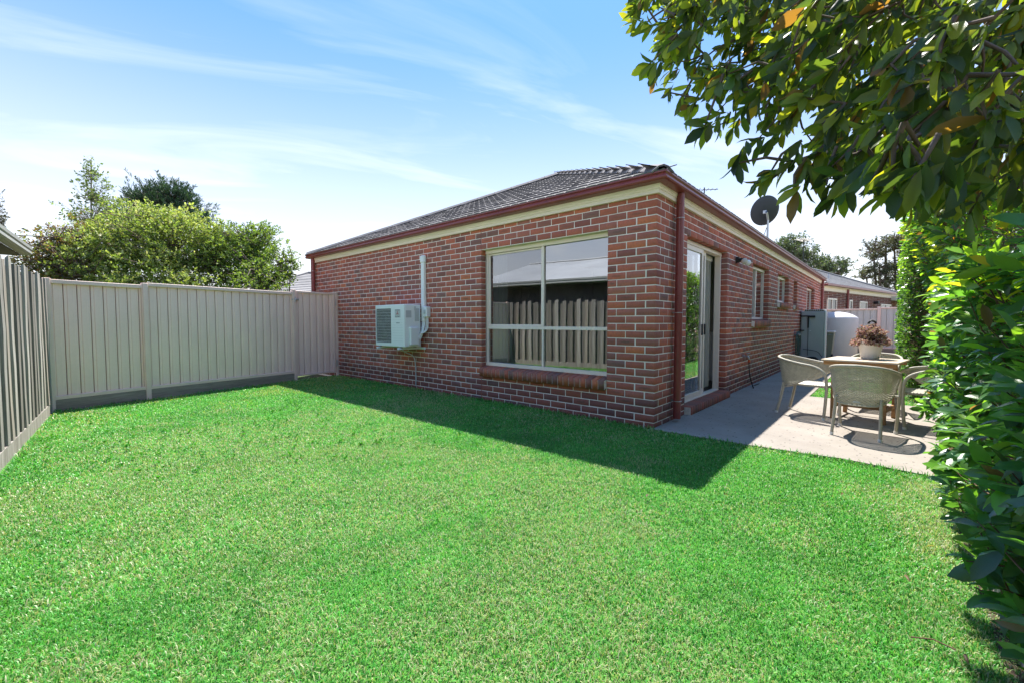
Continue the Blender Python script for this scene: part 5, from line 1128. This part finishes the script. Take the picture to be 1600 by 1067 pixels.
bush('gum_tree', 'large spreading eucalyptus tree at the far right behind the hedge', 'tree', tuple(depth_point(1390, 520, 46)[:2]), [ell_at(1385, 382, 46, 30, 14, 2.4), ell_at(1368, 398, 46, 18, 9, 1.6), ell_at(1410, 372, 46, 26, 14, 2.4), ell_at(1372, 420, 46, 26, 12, 2.2), ell_at(1400, 425, 46, 26, 20, 2.4), ell_at(1352, 430, 46, 14, 8, 1.2), ell_at(1385, 444, 46, 24, 10, 1.8), ell_at(1430, 400, 46, 30, 30, 2.4)], 1500, 9, .20, .075, [(.13, .135, .08), (.19, .18, .10), (.09, .10, .06)], [.4, .3, .3], 'leaffar', 9, .20, spread=.5, limb_r=.05)

# ------------------------------------------------------------------ grass
def mat_blade():
    t = NT('grass_blade'); c = t.attr().outputs['Color']; p = t.bsdf(c, .42, 0, .45); tr = t.n('ShaderNodeBsdfTranslucent'); t.set(tr.inputs[0], t.mix(1.0, c, (1.2, 1.25, .6), 'MULTIPLY'))
    m = t.n('ShaderNodeMixShader'); m.inputs[0].default_value = .35; t.t.links.new(p, m.inputs[1]); t.t.links.new(tr.outputs[0], m.inputs[2]); return t.fin(m.outputs[0])
MAT['blade'] = mat_blade()
def inside(poly, x, y):
    c = np.zeros(len(x), bool); n = len(poly)
    for i in range(n):
        (x0_, y0_), (x1_, y1_) = poly[i], poly[(i+1) % n]; cond = ((y0_ > y) != (y1_ > y)); xx = (x1_-x0_)*(y-y0_)/(y1_-y0_+1e-12)+x0_; c ^= cond & (x < xx)
    return c
LAWN = [(-7.38, .0), (-7.20, -1.0), (-6.45, -4.42), (2.42, -5.52), (2.42, -.02), (2.15, -.018), (1.7, .052), (1.0, -.018), (.5, -.038), (-.03, -.044), (-.032, -.006), (-7.38, -.012)]
def near_edge(x, y):      # uncut tufts along walls, fences and paving
    dF = np.abs((x-P1[0])*(P2-P1)[1]-(y-P1[1])*(P2-P1)[0])/np.linalg.norm(P2-P1); dT = np.abs((x-TA[0])*td[1]-(y-TA[1])*td[0])
    return ((y > -.07) & (x < .1) & (y < .2)) | (dF < .09) | (dT < .13) | ((y > -.085) & (y < .2) & (x > 0) & (rng.random(len(x)) < .5))
def grass(name, poly, tiers, label):
    Xs = []; Ys = []; Wd = []
    xs = [p_[0] for p_ in poly]; ys = [p_[1] for p_ in poly]
    for dmin, dmax, dens, wid in tiers:
        n = int((max(xs)-min(xs))*(max(ys)-min(ys))*dens); x = rng.uniform(min(xs), max(xs), n); y = rng.uniform(min(ys), max(ys), n); dd = np.hypot(x-CAM[0], y-CAM[1]); fw = (x-CAM[0])*F_[0]+(y-CAM[1])*F_[1]; lat = (x-CAM[0])*R_[0]+(y-CAM[1])*R_[1]
        k = inside(poly, x, y) & (dd >= dmin) & (dd < dmax) & (fw > .2) & (np.abs(lat) < fw*1.45+.6); Xs.append(x[k]); Ys.append(y[k]); Wd.append(np.full(k.sum(), wid))
    x = np.concatenate(Xs); y = np.concatenate(Ys); wd = np.concatenate(Wd); n = len(x)
    patch = .5*vnoise(x*.9+3, y*.9, 21)+.3*vnoise(x*2.7, y*2.7+5, 22)+.2*vnoise(x*9, y*9, 23); fine = vnoise(x*22, y*22, 24)
    h = rng.uniform(.010, .026, n)*(.75+.5*fine)*np.where(near_edge(x, y), rng.uniform(1.2, 2.6, n), 1.0); az = rng.random(n)*6.28; lean = rng.uniform(.25, 1.15, n); ld = np.stack([np.cos(az), np.sin(az), np.zeros(n)], 1); sd = np.stack([-np.sin(az), np.cos(az), np.zeros(n)], 1)
    base = np.stack([x, y, np.full(n, -.011)], 1); w = wd*rng.uniform(.7, 1.3, n)
    midp = base+ld*(h*lean*.35)[:, None]; midp[:, 2] += h*.62; tip = base+ld*(h*lean)[:, None]; tip[:, 2] += h*(1.05-.35*lean)
    V = np.stack([base-sd*w[:, None]*.5, base+sd*w[:, None]*.5, midp-sd*w[:, None]*.42, midp+sd*w[:, None]*.42, tip], 1)
    cg = np.array([(.082, .36, .054), (.118, .41, .070), (.054, .30, .048), (.18, .44, .095), (.225, .43, .11)])
    c = cg[rng.choice(5, n, p=[.28, .28, .2, .14, .10])]*rng.normal(1, .24, (n, 1)).clip(.4, 1.6)*(.80+.40*vnoise(x*3.4+1, y*3.4, 27))[:, None]
    edge = np.clip((x-1.95)/.4, 0, 1)*np.clip((.2-y)/.4, 0, 1)
    fleft = np.clip((-4.6-x)/1.2, 0, 1)*np.clip((y+4.6)/.5, 0, 1)
    pd = np.clip((patch-.40)*2.4, .06, .50)+edge*.5; dry = rng.random(n) < pd
    c[dry] = np.array([(.42, .43, .22), (.50, .51, .32), (.36, .43, .17)])[rng.choice(3, dry.sum())]*rng.normal(1, .14, (dry.sum(), 1)).clip(.5, 1.5)
    yel = rng.random(n) < fleft*.32*(vnoise(x*1.5, y*1.5, 31) > .45); c[yel] = np.array((.42, .44, .12))*rng.normal(1, .15, (yel.sum(), 1)).clip(.5, 1.5)
    off = (np.arange(n)*5)[:, None]; me = mesh_np(name, V.reshape(-1, 3), [np.array([(0, 1, 3, 2)])+off, np.array([(2, 3, 4)])+off], np.repeat(c, 5, 0))
    o = link(name, me, MAT['blade']); tag(o, label, 'grass', kind='stuff'); return o
grass('lawn_grass', LAWN, [(0, 2.6, 23000, .0034), (2.6, 4.5, 13000, .0046), (4.5, 7, 6500, .0065), (7, 12, 3600, .0095)], 'short bright green mown lawn grass in front of the house')
grass('strip_grass', [(1.03, 3.72), (2.5, 3.72), (2.5, 9.4), (1.03, 9.4)], [(0, 30, 2200, .012)], 'small sunlit lawn strip beyond the patio')
# clover-like lawn weeds and fallen leaves
n = 420; x = rng.uniform(-5.5, 1.0, n); y = rng.uniform(-4.6, -1.6, n); wgt = vnoise(x*1.1+9, y*1.1, 41)*np.clip((-x+1.5)/4, .1, 1); k = (wgt > .45) & inside(LAWN, x, y); tips = np.stack([x[k], y[k], np.full(k.sum(), .012)], 1)
wd_ = thing('lawn_weeds', 'low broad leaved weeds scattered through the lawn', 'weeds', (-2, -3, 0)); wd_['kind'] = 'stuff'
P, d, LL, WW = twigs(tips, np.tile((0, 0, 1.0), (len(tips), 1))+rng.normal(0, .3, (len(tips), 3)), 9, .026, .016, .012, (.8, 1.4), -.25); foliage(wd_, P, d, LL, WW, palette(len(P), [(.06, .24, .03), (.09, .30, .04)], [.5, .5]), MAT['leafsoft'], False, jitter=.3)
fl = [(1.75, -1.05), (1.15, -1.55), (.78, -1.95), (2.05, -2.0), (2.18, -1.55), (2.2, -2.5)]
for i, (x, y) in enumerate(fl):
    L_ = rng.uniform(.035, .055); a = rng.random()*6.28; V = LEAF_T*np.array((L_, L_*.32, L_*2.2)); c = np.array([(.20, .13, .06), (.30, .24, .12), (.17, .11, .07)])[i % 3]; me = mesh_np('fallen_leaf', V, LEAF_F, np.tile(c, (11, 1)), True); o = link('fallen_leaf', me, MAT['leafsoft']); o.location = (x, y, .026); o.rotation_euler = (rng.uniform(-.5, .5), rng.uniform(-.4, .4), a)
    tag(o, ('dry leaf on the grass just in front of the patio edge', 'dry leaf on the lawn below the tip of the house shadow', 'dry leaf on the open lawn farthest left of the leaves', 'dry leaf on the lawn beside the low twig', 'dry leaf on the straw edge nearest the patio', 'dry leaf on the straw edge nearest the camera')[i], 'leaf', 'fallen leaves on the lawn')
q = MB(); q.tube([(2.06, -2.50, .016), (2.12, -2.47, .020), (2.18, -2.48, .016)], .0028, 6); tag(q.build('twig', MAT['twig'], smooth=True), 'thin brown stick lying on the grass beside the shrub', 'stick')
